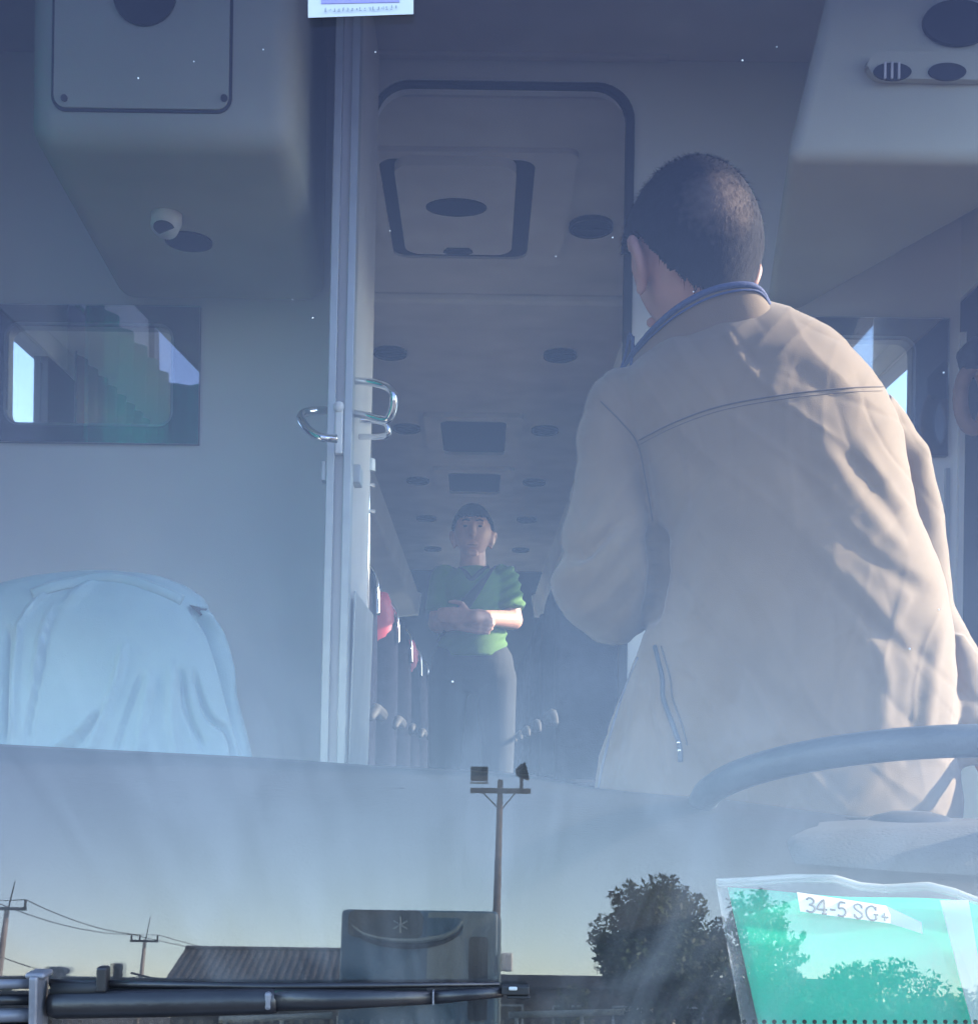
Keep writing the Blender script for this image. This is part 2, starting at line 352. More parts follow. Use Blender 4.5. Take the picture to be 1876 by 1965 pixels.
def folds(me, creases, facing=0.25):
    """press folds into cloth: each crease (polyline, width, height in mm, + ridge / - groove), tapering at its ends"""
    co = get_co(me); no = get_no(me); q = to_pic(co); amp = np.zeros(len(co))
    for poly, w, a in creases:
        d, t = seg_dist(q, spline2(poly)); g = np.exp(-(d / w) ** 2) * np.minimum(1, 4 * np.minimum(t, 1 - t) + 0.15)
        amp += g * a * 0.001
    k = np.clip((facing - no[:, 1]) / 0.4, 0, 1)
    co = co + no * (amp * k)[:, None]; me.vertices.foreach_set('co', co.ravel()); me.update()
def spline2(poly):
    if len(poly) < 3: return poly
    return [(p.x, p.y) for p in spline([Vector((a, b, 0)) for a, b in poly], 4 * (len(poly) - 1))]
def bvh_of(o):
    me = o.data; return BVHTree.FromPolygons([tuple(v.co) for v in me.vertices], [tuple(p.vertices) for p in me.polygons])
def on_surf(bv, xd, yd, off=0.001):
    r = ray(xd, yd).normalized(); h = bv.ray_cast(Vector((0, 0, H)), r)
    return (h[0] - r * off) if h[0] is not None else None

# ------------------------------------------------------------------ ground
g = MB().add([(-900, -900, 0), (900, -900, 0), (900, 900, 0), (-900, 900, 0)], [(0, 1, 2, 3)]).obj('ground', MT['asphalt'])
tag(g, kind='structure')

# ------------------------------------------------------------------ the coach we look into
XL, XR = -1.20, 1.12; DB = 2.90; ZF = 1.05; ZC = 3.23; YEND = 10.4
coach = empty('tour_coach', (0, 3, 0), 'beige interior of the parked coach seen through its windscreen', 'bus')
# outer shell: walls as strips, window openings between them
def wall_side(x0, x1, cabwin):
    b = MB()
    b.box((x0, 1.22, 0.45), (x1, YEND, 1.72))
    b.box((x0, 1.22, 2.75), (x1, YEND, 3.4)) if cabwin is None else b.box((x0, 2.62, 2.75), (x1, YEND, 3.4)).box((x0, 1.22, 2.98), (x1, 2.617, 3.4)).box((x0, 2.22, 2.753), (x1, 2.617, 2.977))
    return b.obj('side_wall', MT['beige'], coach)
wall_side(XL - 0.06, XL, True); wall_side(XR, XR + 0.06, True)
for sx, x0, x1 in ((-1, XL - 0.05, XL - 0.01), (1, XR + 0.01, XR + 0.05)):
    bays = [(1.22, 1.30), (2.02, 2.98), (3.42, 3.66)] if sx < 0 else [(1.22, 1.30), (2.20, 2.98)]  # wide pillars beside the cab are shaped to block sun and reflected sky
    bays += [(y, y + 0.11) for y in (5.14, 6.5, 8.0, 9.4)] + [(YEND - 0.1, YEND)]  # first of these is unseen, placed to shade the aisle figure's chest
    for y0, y1 in bays: box('window_pillar', (x0, y0, 1.717), (x1, y1, 2.753 if y0 > 2.3 else 2.977), MT['blackp'], coach)
    for (a, b_) in zip(bays[:-1], bays[1:]):
        xm = (x0 + x1) / 2
        box('window_pane', (xm - 0.003, a[1], 1.72), (xm + 0.003, b_[0], 2.75 if a[1] > 2.5 else 2.977), MT['sideglass'], coach)
box('roof', (XL - 0.06, 1.30, 3.40), (XR + 0.06, YEND, 3.46), MT['body'], coach, bevel=0.02)
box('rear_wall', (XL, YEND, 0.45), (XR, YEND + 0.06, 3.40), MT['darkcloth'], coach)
box('front_panel', (XL - 0.06, 0.98, 0.40), (XR + 0.06, 1.06, H - 0.43), MT['body'], coach, bevel=0.03)
for s in (-1, 1):
    box('headlight', (s * 0.85 - 0.04 - 0.16, 0.955, 0.75), (s * 0.85 - 0.04 + 0.16, 0.985, 0.92), MT['white'], coach, bevel=0.02)
    for wy in (2.3, 8.2):
        MB().tube([(-0.04 + s * 1.02, wy, 0.48), (-0.04 + s * 1.2, wy, 0.48)], 0.48, n=28).obj('road_wheel', MT['rubber'], coach)
fr = glass_y(3.4)
box('roof_visor', (XL - 0.06, fr - 0.06, 3.36), (XR + 0.06, 1.31, 3.50), MT['body'], coach, bevel=0.03)
for s, x0, x1 in ((-1, XL - 0.06, XL + 0.02), (1, XR - 0.02, XR + 0.06)):
    zb, zt = H - 0.36, 3.36
    MB().add([(x0, glass_y(zb)-0.01, zb), (x1, glass_y(zb)-0.01, zb), (x1, 1.225, zb), (x0, 1.225, zb),
              (x0, glass_y(zt)-0.01, zt), (x1, glass_y(zt)-0.01, zt), (x1, glass_y(zt)+.05, zt), (x0, glass_y(zt)+.05, zt)],
             [(0,3,2,1),(4,5,6,7),(0,1,5,4),(1,2,6,5),(2,3,7,6),(3,0,4,7)]).obj('front_pillar', MT['blackp'], coach)
# floors, ceilings
box('cab_floor', (XL, 1.06, 0.72), (XR, DB, 0.80), MT['cabfloor'], coach)
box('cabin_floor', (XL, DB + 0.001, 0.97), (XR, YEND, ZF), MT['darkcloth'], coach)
box('cab_ceiling', (XL, 1.36, 3.30), (XR, DB - 0.001, 3.36), MT['ceil'], coach)
box('cabin_ceiling', (XL, DB + 0.045, ZC), (XR, YEND, ZC + 0.06), MT['ceil'], coach)
box('ceiling_beam', (XL, 4.18, ZC - 0.035), (XR, 4.42, ZC + 0.001), MT['ceil'], coach, bevel=0.012)
# header flap line above the doorway
box('header_flap', (P(720, 98, DB)[0], DB - 0.028, P(1000, 120, DB).z), (P(1280, 98, DB)[0], DB - 0.002, P(1000, 76, DB).z), MT['ceil'], coach, bevel=0.006)

# bulkhead with doorway and two windows
dz = P(960, 166, DB).z; dx0 = P(712, 700, DB).x; dx1 = P(1207, 500, DB).x
door_hole = rrect(dx0, dx1, 0.85, dz, 0.085, 8)
lw = (-1.16, P(358, 722, DB).x, P(200, 838, DB).z, P(200, 608, DB).z)
rw = (0.60, P(1782, 745, DB).x, P(1640, 858, DB).z, P(1640, 632, DB).z)
wh = [rrect(a[0], a[1], a[2], a[3], 0.03) for a in (lw, rw)]
bulk = plate('bulkhead', [(XL, 0.80), (XR, 0.80), (XR, 3.30), (XL, 3.30)], [door_hole] + wh, DB, DB + 0.04, MT['beige'], coach)
seal_in = rrect(dx0 + 0.004, dx1 - 0.013, 0.80, dz - 0.004, 0.078, 8)
seal_out = rrect(dx0 - 0.005, dx1 + 0.007, 0.80, dz + 0.006, 0.088, 8)
plate('door_seal', seal_out, [seal_in], DB - 0.012, DB + 0.008, MT['rubber'], coach)
def bulk_window(xi0, xi1, zi0, zi1, xo0, xo1, zo0, zo1):
    f = plate('window_frame', [(xo0, zo0), (xo1, zo0), (xo1, zo1), (xo0, zo1)], [rrect(xi0, xi1, zi0, zi1, 0.03)], DB - 0.012, DB - 0.001, MT['navyframe'], coach)
    plate('window_pane', [(xo0, zo0), (xo1, zo0), (xo1, zo1), (xo0, zo1)], [], DB - 0.018, DB - 0.013, MT['partglass'], f)
    lip = plate('frame_lip', rrect(xi0 - 0.006, xi1 + 0.006, zi0 - 0.006, zi1 + 0.006, 0.035), [rrect(xi0, xi1, zi0, zi1, 0.03)], DB - 0.0125, DB + 0.03, MT['alu'], f)
bulk_window(-1.12, P(330, 720, DB).x, P(200, 815, DB).z, P(200, 628, DB).z, -1.19, P(385, 720, DB).x, P(200, 853, DB).z, P(200, 590, DB).z)
bulk_window(0.64, P(1748, 745, DB).x, P(1640, 835, DB).z, P(1640, 652, DB).z, 0.575, P(1815, 745, DB).x, P(1640, 876, DB).z, P(1640, 613, DB).z)
box('corner_trim', (P(1812, 1100, DB).x - 0.004, DB - 0.010, 0.9), (P(1812, 1100, DB).x + 0.006, DB + 0.001, P(1812, 900, DB).z), MT['alu'], coach)
box('corner_trim', (P(1838, 1100, DB).x - 0.006, DB - 0.014, 0.9), (P(1838, 1100, DB).x + 0.008, DB + 0.001, P(1812, 640, DB).z), MT['beige'], coach)

# overhead boxes of the cab
def rounded_box(name, pts_bottom, z0, z1, m, bev, parent, pts_top=None):
    n = len(pts_bottom); v = [(x, y, z0) for x, y in pts_bottom] + [(x, y, z1) for x, y in (pts_top or pts_bottom)]
    f = [tuple(reversed(range(n))), tuple(range(n, 2*n))] + [(i, (i+1) % n, n + (i+1) % n, n + i) for i in range(n)]
    return MB().add(v, f).obj(name, m, parent, bevel=bev, seg=5, smooth=True)
ZB = 2.71
d0 = 2.14
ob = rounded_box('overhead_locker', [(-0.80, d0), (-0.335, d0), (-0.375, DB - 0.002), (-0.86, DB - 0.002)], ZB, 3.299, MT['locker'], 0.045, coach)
x0, x1 = P(106, 100, d0).x, P(441, 100, d0).x; zb = P(270, 211, d0).z
plate('access_panel', rrect(x0, x1, zb, 3.28, 0.022), [], d0 - 0.006, d0 - 0.001, MT['locker'], ob)
plate('panel_gap', rrect(x0 - 0.005, x1 + 0.005, zb - 0.005, 3.285, 0.026), [rrect(x0, x1, zb, 3.28, 0.022)], d0 - 0.003, d0 + 0.001, MT['dash2'], ob)
for xx in (123, 430): MB().tube([P(xx, 188, d0 - 0.006), P(xx, 188, d0 - 0.010)], 0.006, n=12).obj('screw', MT['steel'], ob)
c = P(280, 0, d0); MB().tube([(c.x, d0 - 0.012, c.z + 0.005), (c.x, d0 - 0.006, c.z + 0.005)], 0.055, n=28).obj('round_grille', MT['blackp'], ob)
def under(xd, yd, zz=ZB):               # point on the underside plane
    r = ray(xd, yd); t = (zz - H) / r.z; return Vector((0, 0, H)) + r * t
c = under(320, 412)
sp = MB()
sp.tube([c + Vector((0, 0, 0.004)), c - Vector((0, 0, 0.012)), c - Vector((0.002, 0.010, 0.030))], [0.030, 0.030, 0.027], n=24)
lamp = sp.obj('spot_lamp', MT['white'], ob, smooth=True)
MB().tube([c - Vector((0.002, 0.0104, 0.0303)), c - Vector((0.002, 0.0108, 0.0315))], 0.0205, n=24).obj('lamp_lens', MT['dash2'], lamp)
c = under(362, 462); MB().tube([c + Vector((0, 0, .002)), c - Vector((0, 0, 0.004))], 0.048, n=28).obj('speaker_and_shadow', MT['dash2'], ob)  # dark disc painted in for the spot lamp's shadow oval
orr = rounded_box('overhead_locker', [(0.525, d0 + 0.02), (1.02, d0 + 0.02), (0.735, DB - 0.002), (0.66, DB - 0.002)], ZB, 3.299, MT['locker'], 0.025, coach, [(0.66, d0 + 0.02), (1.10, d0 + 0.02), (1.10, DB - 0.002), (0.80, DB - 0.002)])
vx = d0 + 0.02
vc = plate('vent_console', rrect(P(1658, 135, vx).x, 1.0, P(1700, 160, vx).z, P(1700, 108, vx).z, 0.03), [], vx - 0.016, vx - 0.001, MT['locker'], orr)
for xx, slat in ((1711, True), (1816, False)):
    c = P(xx, 139, vx - 0.016)
    pl = plate('air_vent', [(c.x + 0.033 * math.cos(a), c.z + 0.015 * math.sin(a)) for a in np.linspace(0, 2*math.pi, 24)[:-1]], [], vx - 0.020, vx - 0.015, MT['blackp'], orr)
    if slat:
        for q in (-0.014, -0.002, 0.010): box('vent_slat', (c.x + q - 0.0018, vx - 0.024, c.z - 0.014), (c.x + q + 0.0018, vx - 0.0195, c.z + 0.014), MT['ceil'], pl)
c = P(1835, 48, vx)
plate('speaker_and_shadow', [(c.x + 0.062 * math.cos(a), c.z + 0.04 * math.sin(a)) for a in np.linspace(0, 2*math.pi, 32)[:-1]], [], vx - 0.009, vx - 0.001, MT['blackp'], orr)

# open aluminium door, standing edge-on, with its handles
XD = P(647, 900, 2.4).x
dr = empty('open_door', (XD, 2.6, 1.0)); par(dr, coach); dr.matrix_parent_inverse = Matrix.Translation(-Vector((0, 3, 0)))
lean = 0.009
def lean_box(name, x0, x1, y0, y1, z0, z1, m):
    l = lean
    v = [(x0-l,y0,z0),(x1-l,y0,z0),(x1-l,y1,z0),(x0-l,y1,z0),(x0+l,y0,z1),(x1+l,y0,z1),(x1+l,y1,z1),(x0+l,y1,z1)]
    return MB().add(v, [(0,3,2,1),(4,5,6,7),(0,1,5,4),(1,2,6,5),(2,3,7,6),(3,0,4,7)]).obj(name, m, dr, bevel=0.002)
lean_box('edge_strip', XD - 0.022, XD - 0.006, 2.395, 2.44, 1.0, 3.28, MT['alu'])
lean_box('edge_strip', XD + 0.011, XD + 0.027, 2.395, 2.44, 1.0, 3.28, MT['alu'])
lean_box('door_panel', XD - 0.017, XD + 0.021, 2.41, 2.87, 1.0, 3.28, MT['ceil'])
lean_box('kick_plate', XD + 0.0215, XD + 0.0255, 2.45, 2.86, 1.2, 1.98, MT['alu'])
lc = P(652, 815, 2.395)
lk = box('lock_block', (XD - 0.005, 2.392, P(650, 870, 2.39).z), (XD + 0.0105, 2.409, P(650, 770, 2.39).z), MT['white'], dr, bevel=0.003)
MB().ball((XD + 0.002, 2.393, P(650, 780, 2.39).z), (0.011, 0.008, 0.011), 8).obj('lock_knob', MT['white'], lk, smooth=True)
def handle(pts, r):
    return MB().tube(spline(pts, 40), r, n=10).obj('handle', MT['chrome'], dr, smooth=True)
handle([P(640, 789, 2.44), P(612, 788, 2.42), P(585, 792, 2.40), P(577, 803, 2.37), P(592, 826, 2.33), P(618, 840, 2.31), P(645, 842, 2.32)], 0.0085)
handle([P(660, 731, 2.44), P(700, 732, 2.42), P(735, 739, 2.40), P(753, 752, 2.38), P(755, 775, 2.38), P(748, 800, 2.39), P(735, 806, 2.40), P(700, 797, 2.42), P(660, 790, 2.44)], 0.0078)
handle([P(690, 806, 2.50), P(725, 808, 2.5), P(742, 815, 2.49), P(744, 832, 2.49), P(730, 838, 2.5), P(690, 838, 2.52)], 0.006)
for yy, hh in ((905, 14),):
    a = P(621, yy, 2.41); MB().box((a.x - 0.004, 2.40, a.z - 0.02), (a.x + 0.006, 2.43, a.z + 0.02)).obj('latch', MT['alu'], dr, bevel=0.002)
    b = P(680, yy + 5, 2.5); MB().box((b.x - 0.012, 2.48, b.z - 0.022), (b.x + 0.014, 2.53, b.z + 0.016)).obj('latch', MT['alu'], dr, bevel=0.003)
for k, yy in enumerate((1330, 1362, 1394, 1426, 1460)):
    a = P(676, yy, 2.62); MB().box((a.x - 0.002, 2.60, a.z - 0.006), (a.x + 0.004, 2.64, a.z + 0.006)).obj('vent_slot', MT['steel'], dr)

# grab pole in the doorway
dp = 2.865
gp = MB().tube([P(696, 1500, dp), P(700, 1000, dp), P(706, 560, dp)], 0.0125, n=14).obj('grab_pole', MT['chrome'], coach, smooth=True)
a, b = P(703, 905, dp), P(703, 882, dp); MB().tube([a, b], 0.021, n=16).obj('pole_clamp', MT['alu'], gp)
for yy in (933, 983):
    c = P(701.5, yy, dp); MB().tube([c - Vector((0.024, 0.012, 0)), c + Vector((0.024, -0.012, 0))], 0.0045, n=8).obj('pole_bolt', MT['chrome'], gp)

# ceiling of the passenger cabin: vents, hatches, racks
CXB = -0.035
for k, y in enumerate((3.63, 4.79, 5.89, 7.0, 8.1, 9.28)):
    for s in (-1, 1):
        if k == 0 and s < 0: continue
        x = CXB + s * (0.33 if k else 0.345)
        v = MB().tube([(x, y, ZC - 0.012), (x, y, ZC + 0.001)], 0.064, n=22).obj('ceiling_vent', MT['blackp'], coach)
        ring = [(x + 0.06*math.cos(a), y + 0.06*math.sin(a), ZC - 0.013) for a in np.linspace(0, 2*math.pi, 23)]
        MB().tube(ring, 0.006, n=6, cap=False).obj('vent_rim', MT['blackp'], v, smooth=True)
        MB().box((x - 0.055, y - 0.004, ZC - 0.018), (x + 0.055, y + 0.004, ZC - 0.0125)).obj('vent_louvre', MT['steel'], v)
def hatch(xc, y0, y1, w, frame):
    f = plate('roof_hatch', rrect(xc - w/2 - frame, xc + w/2 + frame, y0 - frame, y1 + frame, 0.03), [rrect(xc - w/2, xc + w/2, y0, y1, 0.04)], ZC - 0.022, ZC - 0.001, MT['ceil'], coach, axis='Z')
    plate('hatch_well', rrect(xc - w/2, xc + w/2, y0, y1, 0.04), [], ZC - 0.006, ZC - 0.002, MT['blackp'], f, axis='Z')
    return f
hatch(CXB - 0.01, 5.70, 6.33, 0.31, 0.075)
hatch(CXB - 0.01, 6.74, 7.27, 0.29, 0.075)
xa, xb = under(726, 300, ZC).x, under(1028, 300, ZC).x
ya, yb = 3.22, 3.86
hf = plate('roof_hatch', rrect(xa - 0.03, xb + 0.11, ya - 0.04, yb + 0.05, 0.03), [rrect(xa, xb, ya, yb, 0.045)], ZC - 0.014, ZC - 0.001, MT['ceil'], coach, axis='Z')
plate('hatch_well', rrect(xa, xb, ya, yb, 0.045), [], ZC - 0.006, ZC - 0.002, MT['blackp'], hf, axis='Z')
hp = plate('hatch_flap', rrect(xa + 0.042, xb - 0.05, ya - 0.02, yb - 0.095, 0.05), [], ZC - 0.040, ZC - 0.014, MT['ceil'], hf, axis='Z')
xm = (xa + xb) / 2 - 0.005
plate('flap_recess', [(xm + 0.085*math.cos(a), 3.44 + 0.055*math.sin(a)) for a in np.linspace(0, 2*math.pi, 28)[:-1]], [], ZC - 0.043, ZC - 0.0405, MT['dash'], hf, axis='Z')
MB().tube([(xm - 0.04, yb - 0.105, ZC - 0.03), (xm - 0.03, yb - 0.135, ZC - 0.045), (xm + 0.03, yb - 0.135, ZC - 0.045), (xm + 0.04, yb - 0.105, ZC - 0.03)], 0.011, n=8).obj('flap_handle', MT['blackp'], hf, smooth=True)
for s in (-1, 1):
    xi = CXB + s * 0.50; xo = XL if s < 0 else XR
    prof = [(xo, 2.80), (xi, 2.86), (xi - s * 0.02, 3.02), (xi + s * 0.05, 3.06), (xo, 3.06)]
    v = [(x, y, z) for y in (3.05, YEND - 0.01) for x, z in prof]; n = len(prof)
    MB().add(v, [tuple(range(n)), tuple(reversed(range(n, 2*n)))] + [(i, (i+1) % n, n + (i+1) % n, n + i) for i in range(n)]).obj('luggage_rack', MT['beige'], coach, bevel=0.015)
# curtains drawn on the left cabin windows
def curtain(x, y0, y1, z0, z1, m, amp=0.02, wave=0.09, parent=None, name='window_curtain'):
    n = int((y1 - y0) / 0.015); b = MB(); vs = []
    for off in (0, 0.004):
        for i in range(n + 1):
            y = y0 + (y1 - y0) * i / n; xx = x + amp * math.sin(2*math.pi*y/wave) * (0.7 + 0.3*math.sin(y*5)) + off
            vs += [(xx, y, z0), (xx, y, z1)]
    fs = [(2*i, 2*i+2, 2*i+3, 2*i+1) for i in range(n)]; k = 2*(n+1)
    fs += [(k+2*i+1, k+2*i+3, k+2*i+2, k+2*i) for i in range(n)]
    fs += [(2*i+1, 2*i+3, k+2*i+3, k+2*i+1) for i in range(n)] + [(2*i, k+2*i, k+2*i+2, 2*i+2) for i in range(n)]
    return b.add(vs, fs).obj(name, m, parent, smooth=True)
for y0, y1 in ((3.46, 5.04), (5.06, 6.54), (6.56, 8.04), (8.06, 9.42)):
    curtain(XL + 0.05, y0, y1, 1.6, 2.78, MT['curtaincloth'], parent=coach)
curtain(XL + 0.06, 1.32, 2.26, 1.9, 2.99, MT['teal'], amp=0.03, wave=0.14, parent=coach)
cc = curtain(0, 0, 0.42, 1.9, 2.99, MT['teal'], amp=0.015, wave=0.09, parent=coach)  # unseen corner panel, added for its teal reflection in the partition pane
cc.data.transform(Matrix.Translation((XL + 0.02, 1.31, 0)) @ Matrix.Rotation(R_(-90), 4, 'Z'))

# coach seats
def seat(x, y, w, red=False, top=2.33, zf=ZF + 0.10, face=1):
    s = empty('coach_seat', (x, y, zf)); par(s, coach); s.matrix_parent_inverse = Matrix.Translation(-Vector((0, 3, 0)))
    rings = []
    for t in np.linspace(0, 1, 12):
        z = zf + 0.38 + t * (top - zf - 0.38); hw = w/2 * (1 - 0.10*t**4 - 0.35*max(0, t-0.86)/0.14*max(0, t-0.86)/0.14); th = 0.065 - 0.02*t
        yc = y + 0.14 * t * face
        rings.append([(x + hw*sgnpow(math.cos(a), 0.55), yc + th*sgnpow(math.sin(a), 0.7), z) for a in np.linspace(0, 2*math.pi, 25)[:-1]])
    bk = MB().loft(rings).obj('backrest', MT['seat'], s, smooth=True)
    if x < 0:
        edge = [Vector((r[0][0] + 0.004, r[0][1] - 0.02, r[0][2])) for r in rings[8:]] + [Vector((rings[-1][3][0], rings[-1][3][1] - 0.02, rings[-1][3][2] + 0.004))]
        MB().tube(spline(edge, 20), 0.0055, n=6).obj('grab_handle', MT['chrome'], s, smooth=True)
    hd = []
    for t in np.linspace(0, 1, 8):
        z = top - 0.26 + 0.25 * t; hw = w/2 * (0.93 - 0.30*max(0, t-0.5)**2*2); yc = y + 0.125*face
        hd.append([(x + hw*sgnpow(math.cos(a), 0.55), yc + 0.075*sgnpow(math.sin(a), 0.7), z) for a in np.linspace(0, 2*math.pi, 25)[:-1]])
    MB().loft(hd).obj('headrest', MT['red'] if red else MT['seat'], s, smooth=True)
    box('seat_cushion', (x - w/2, y - 0.50 * face, zf + 0.30), (x + w/2, y - 0.02 * face, zf + 0.44), MT['seat'], s, bevel=0.03)
    box('seat_base', (x - w/2 + 0.05, y - 0.42, zf - 0.098), (x + w/2 - 0.05, y - 0.08, zf + 0.295), MT['steel'], s)
    xa_ = x + w/2 + 0.02 if x < 0 else x - w/2 - 0.02
    MB().tube([(xa_, y - 0.02, zf + 0.62), (xa_, y - 0.20, zf + 0.63), (xa_, y - 0.36, zf + 0.60)], [0.020, 0.016, 0.010], n=8).obj('armrest', MT['rubber'], s, smooth=True)
    return s
for i in range(7):
    y = 3.55 + 0.92 * i
    seat(-0.51, y, 0.42, red=(i in (1, 3)), top=2.27)
    seat(-0.95, y, 0.42, top=2.27)
    if i < 7:
        seat(0.44, y + 0.2, 0.42, top=2.33); seat(0.87, y + 0.2, 0.40, top=2.33)

# dashboard
def dash_edge(x):     # height of the rear lip across the coach
    tab = [(-1.2, 1437), (-0.62, 1446), (-0.30, 1458), (0.0, 1469), (0.28, 1484), (0.55, 1496), (0.70, 1502), (0.90, 1530), (1.08, 1550), (1.12, 1560)]
    return 0
edge_pts = [(-260, 1432), (0, 1445), (250, 1458), (490, 1470), (690, 1484), (900, 1495), (1010, 1503), (1130, 1528), (1250, 1541), (1370, 1549), (1600, 1580), (1876, 1602), (2150, 1612)]
yr = 1.62
ed = sorted((P(x, y, yr).x, P(x, y, yr).z) for x, y in edge_pts)
ex = np.array([e[0] for e in ed]); ez = np.array([e[1] for e in ed])
rings = []
xs = np.linspace(XL + 0.01, XR - 0.01, 140)
prof_t = [(yr + 0.02, -0.30, 1), (yr + 0.02, -0.03, 1), (yr + 0.012, -0.008, 1), (yr - 0.004, 0.0, 1), (yr - 0.03, -0.003, 0.97), (yr - 0.15, -0.030, 0.8), (yr - 0.28, -0.085, 0.55), (yr - 0.37, -0.17, 0.25), (1.19, -0.29, 0.0), (1.115, -0.37, 0)]
vs = []; m = len(prof_t)
for x in xs:
    zr = np.interp(x, ex, ez) - H
    for yy, dzp, k in prof_t:
        base = H - 0.02 if dzp > -0.2 else H - 0.02
        vs.append((x, yy, H + zr * k + dzp * (1 if k < 1 else 1)))
fs = [(i*m+j, (i+1)*m+j, (i+1)*m+j+1, i*m+j+1) for i in range(len(xs)-1) for j in range(m-1)]
dash = MB().add(vs, fs).obj('dashboard', MT['dash'], coach, smooth=True)
sol = dash.modifiers.new('thick', 'SOLIDIFY'); sol.thickness = 0.012; sol.offset = -1
dbv = bvh_of(dash)
def on_dash(xd, yd, off=0.0):
    p = on_surf(dbv, xd, yd, off); return p if p is not None else P(xd, yd, 1.4)
# raised clock dome and low ribs on the dash top
arc = [on_dash(785 - 118*math.cos(a), 1748 - 62*math.sin(a), 0.001) for a in np.linspace(R_(8), R_(160), 16)]
MB().tube(spline(arc, 30), [0.002 + 0.006*math.sin(math.pi*i/30) for i in range(31)], n=8).obj('dash_rib', MT['dash2'], dash, smooth=True)
c = on_dash(590, 1490); MB().box((c.x - 0.14, c.y - 0.10, c.z - 0.06), (c.x + 0.14, c.y + 0.005, c.z - 0.009)).obj('dash_lid', MT['dash'], dash, bevel=0.012, seg=3)
for xx, yy, r in ((285, 1690, 0.05), (470, 1640, 0.05), (560, 1700, 0.045), (420, 1790, 0.04)):
    pts = []
    for a in np.linspace(R_(20), R_(165), 14):
        p = on_dash(xx + math.cos(a) * r * 900, yy - math.sin(a) * r * 900 * 0.6, 0.004); pts.append(p)
    MB().tube(pts, [0.002 + 0.005*math.sin(math.pi*i/13) for i in range(14)], n=6).obj('dash_rib', MT['rubber'], dash, smooth=True)
for x0_, x1_, yy in ((560, 1000, 1582), (1110, 1400, 1606), (1230, 1385, 1608)):
    pts = [on_dash(x0_ + (x1_-x0_)*i/10, yy + 10*i/10, 0.001) for i in range(11)]
    MB().tube(pts, 0.0012, n=5).obj('dash_joint', MT['alu'], dash)
arc = [on_dash(x, y, 0.001) for x, y in ((1300, 1548), (1340, 1560), (1368, 1585), (1383, 1615), (1385, 1640))]
MB().tube(spline(arc, 12), 0.002, n=6).obj('dash_joint', MT['alu'], dash)

# steering wheel
wc = Vector((0.528, 1.50, H - 0.041)); wr = 0.25; tilt = math.asin(0.066 / wr)
sw = empty('steering_wheel', wc); par(sw, coach); sw.matrix_parent_inverse = Matrix.Translation(-Vector((0, 3, 0)))
rot = Matrix.Rotation(-tilt, 3, 'X')
ring = [wc + rot @ Vector((wr*math.cos(a), wr*math.sin(a), 0)) for a in np.linspace(0, 2*math.pi, 65)]
MB().tube(ring, 0.0175, n=14, cap=False).obj('wheel_rim', MT['wheel'], sw, smooth=True)
for a in (R_(55), R_(125)):
    MB().tube([wc + rot @ Vector((wr*math.cos(a), wr*math.sin(a), 0)), wc + rot @ Vector((0.1*math.cos(a), 0.1*math.sin(a), -0.02)), wc + Vector((0, 0, -0.05))], [0.010, 0.013, 0.03], n=10).obj('wheel_spoke', MT['rubber'], sw, smooth=True)
MB().ball(wc + Vector((0, 0, -0.05)), (0.07, 0.07, 0.035), 10).obj('wheel_hub', MT['blackp'], sw, smooth=True)
MB().tube([wc + Vector((0, 0, -0.07)), wc + Vector((0, -0.05, -0.3))], 0.035, n=12).obj('steering_column', MT['blackp'], sw, smooth=True)
# instrument cover in front of the wheel
gpts = []
bn = MB()
rings = []
for t in np.linspace(0, 1, 16):
    a = math.pi * t
    x = 0.60 - 0.26 * math.cos(a); hgt = 0.035 * math.sin(a) ** 0.7
    rings.append([(x, 1.34, H - 0.165), (x, 1.335, H - 0.115 + hgt*0.6), (x, 1.40, H - 0.105 + hgt), (x, 1.50, H - 0.10 + hgt), (x, 1.56, H - 0.165)])
bn.loft(rings).obj('gauge_cover', MT['dash2'], dash, smooth=True)

# windscreen, with the printed band and dots along its foot
zb_, zt_ = H - 0.42, 3.38
b = MB(); v = []
for off in (0.0, 0.006):
    for x, z in ((XL - 0.02, zb_), (XR + 0.02, zb_), (XR + 0.02, zt_), (XL - 0.02, zt_)):
        p = Vector((x, glass_y(z), z)) - GN * off; v.append(p)
b.add(v, [(0, 1, 2, 3), (7, 6, 5, 4), (0, 4, 5, 1), (1, 5, 6, 2), (2, 6, 7, 3), (3, 7, 4, 0)])
ws = b.obj('windscreen', MT['windscreen'], coach)
def glass_patch(pts, name, m, parent, off, th=0.0006):
    top = [on_glass(x, y, off(x, y) if callable(off) else off) for x, y in pts]; bot = [p - GN * th for p in top]; n = len(pts)
    return MB().add(top + bot, [tuple(range(n)), tuple(reversed(range(n, 2*n)))] + [(i, n+i, n+(i+1) % n, (i+1) % n) for i in range(n)]).obj(name, m, parent)
fb = MB(); zfr = on_glass(938, 1972).z
for i in range(2):
    pass
x_a, x_b = XL, XR
z0_, z1_ = zb_ + 0.002, zfr - 0.004
v = [Vector((x_a, glass_y(z0_), z0_)), Vector((x_b, glass_y(z0_), z0_)), Vector((x_b, glass_y(z1_), z1_)), Vector((x_a, glass_y(z1_), z1_))]
v = [p - GN * 0.007 for p in v] + [p - GN * 0.008 for p in v]
MB().add(v, [(0,1,2,3),(7,6,5,4),(0,4,5,1),(1,5,6,2),(2,6,7,3),(3,7,4,0)]).obj('printed_band', MT['rubber'], ws)
db = MB(); px = -20
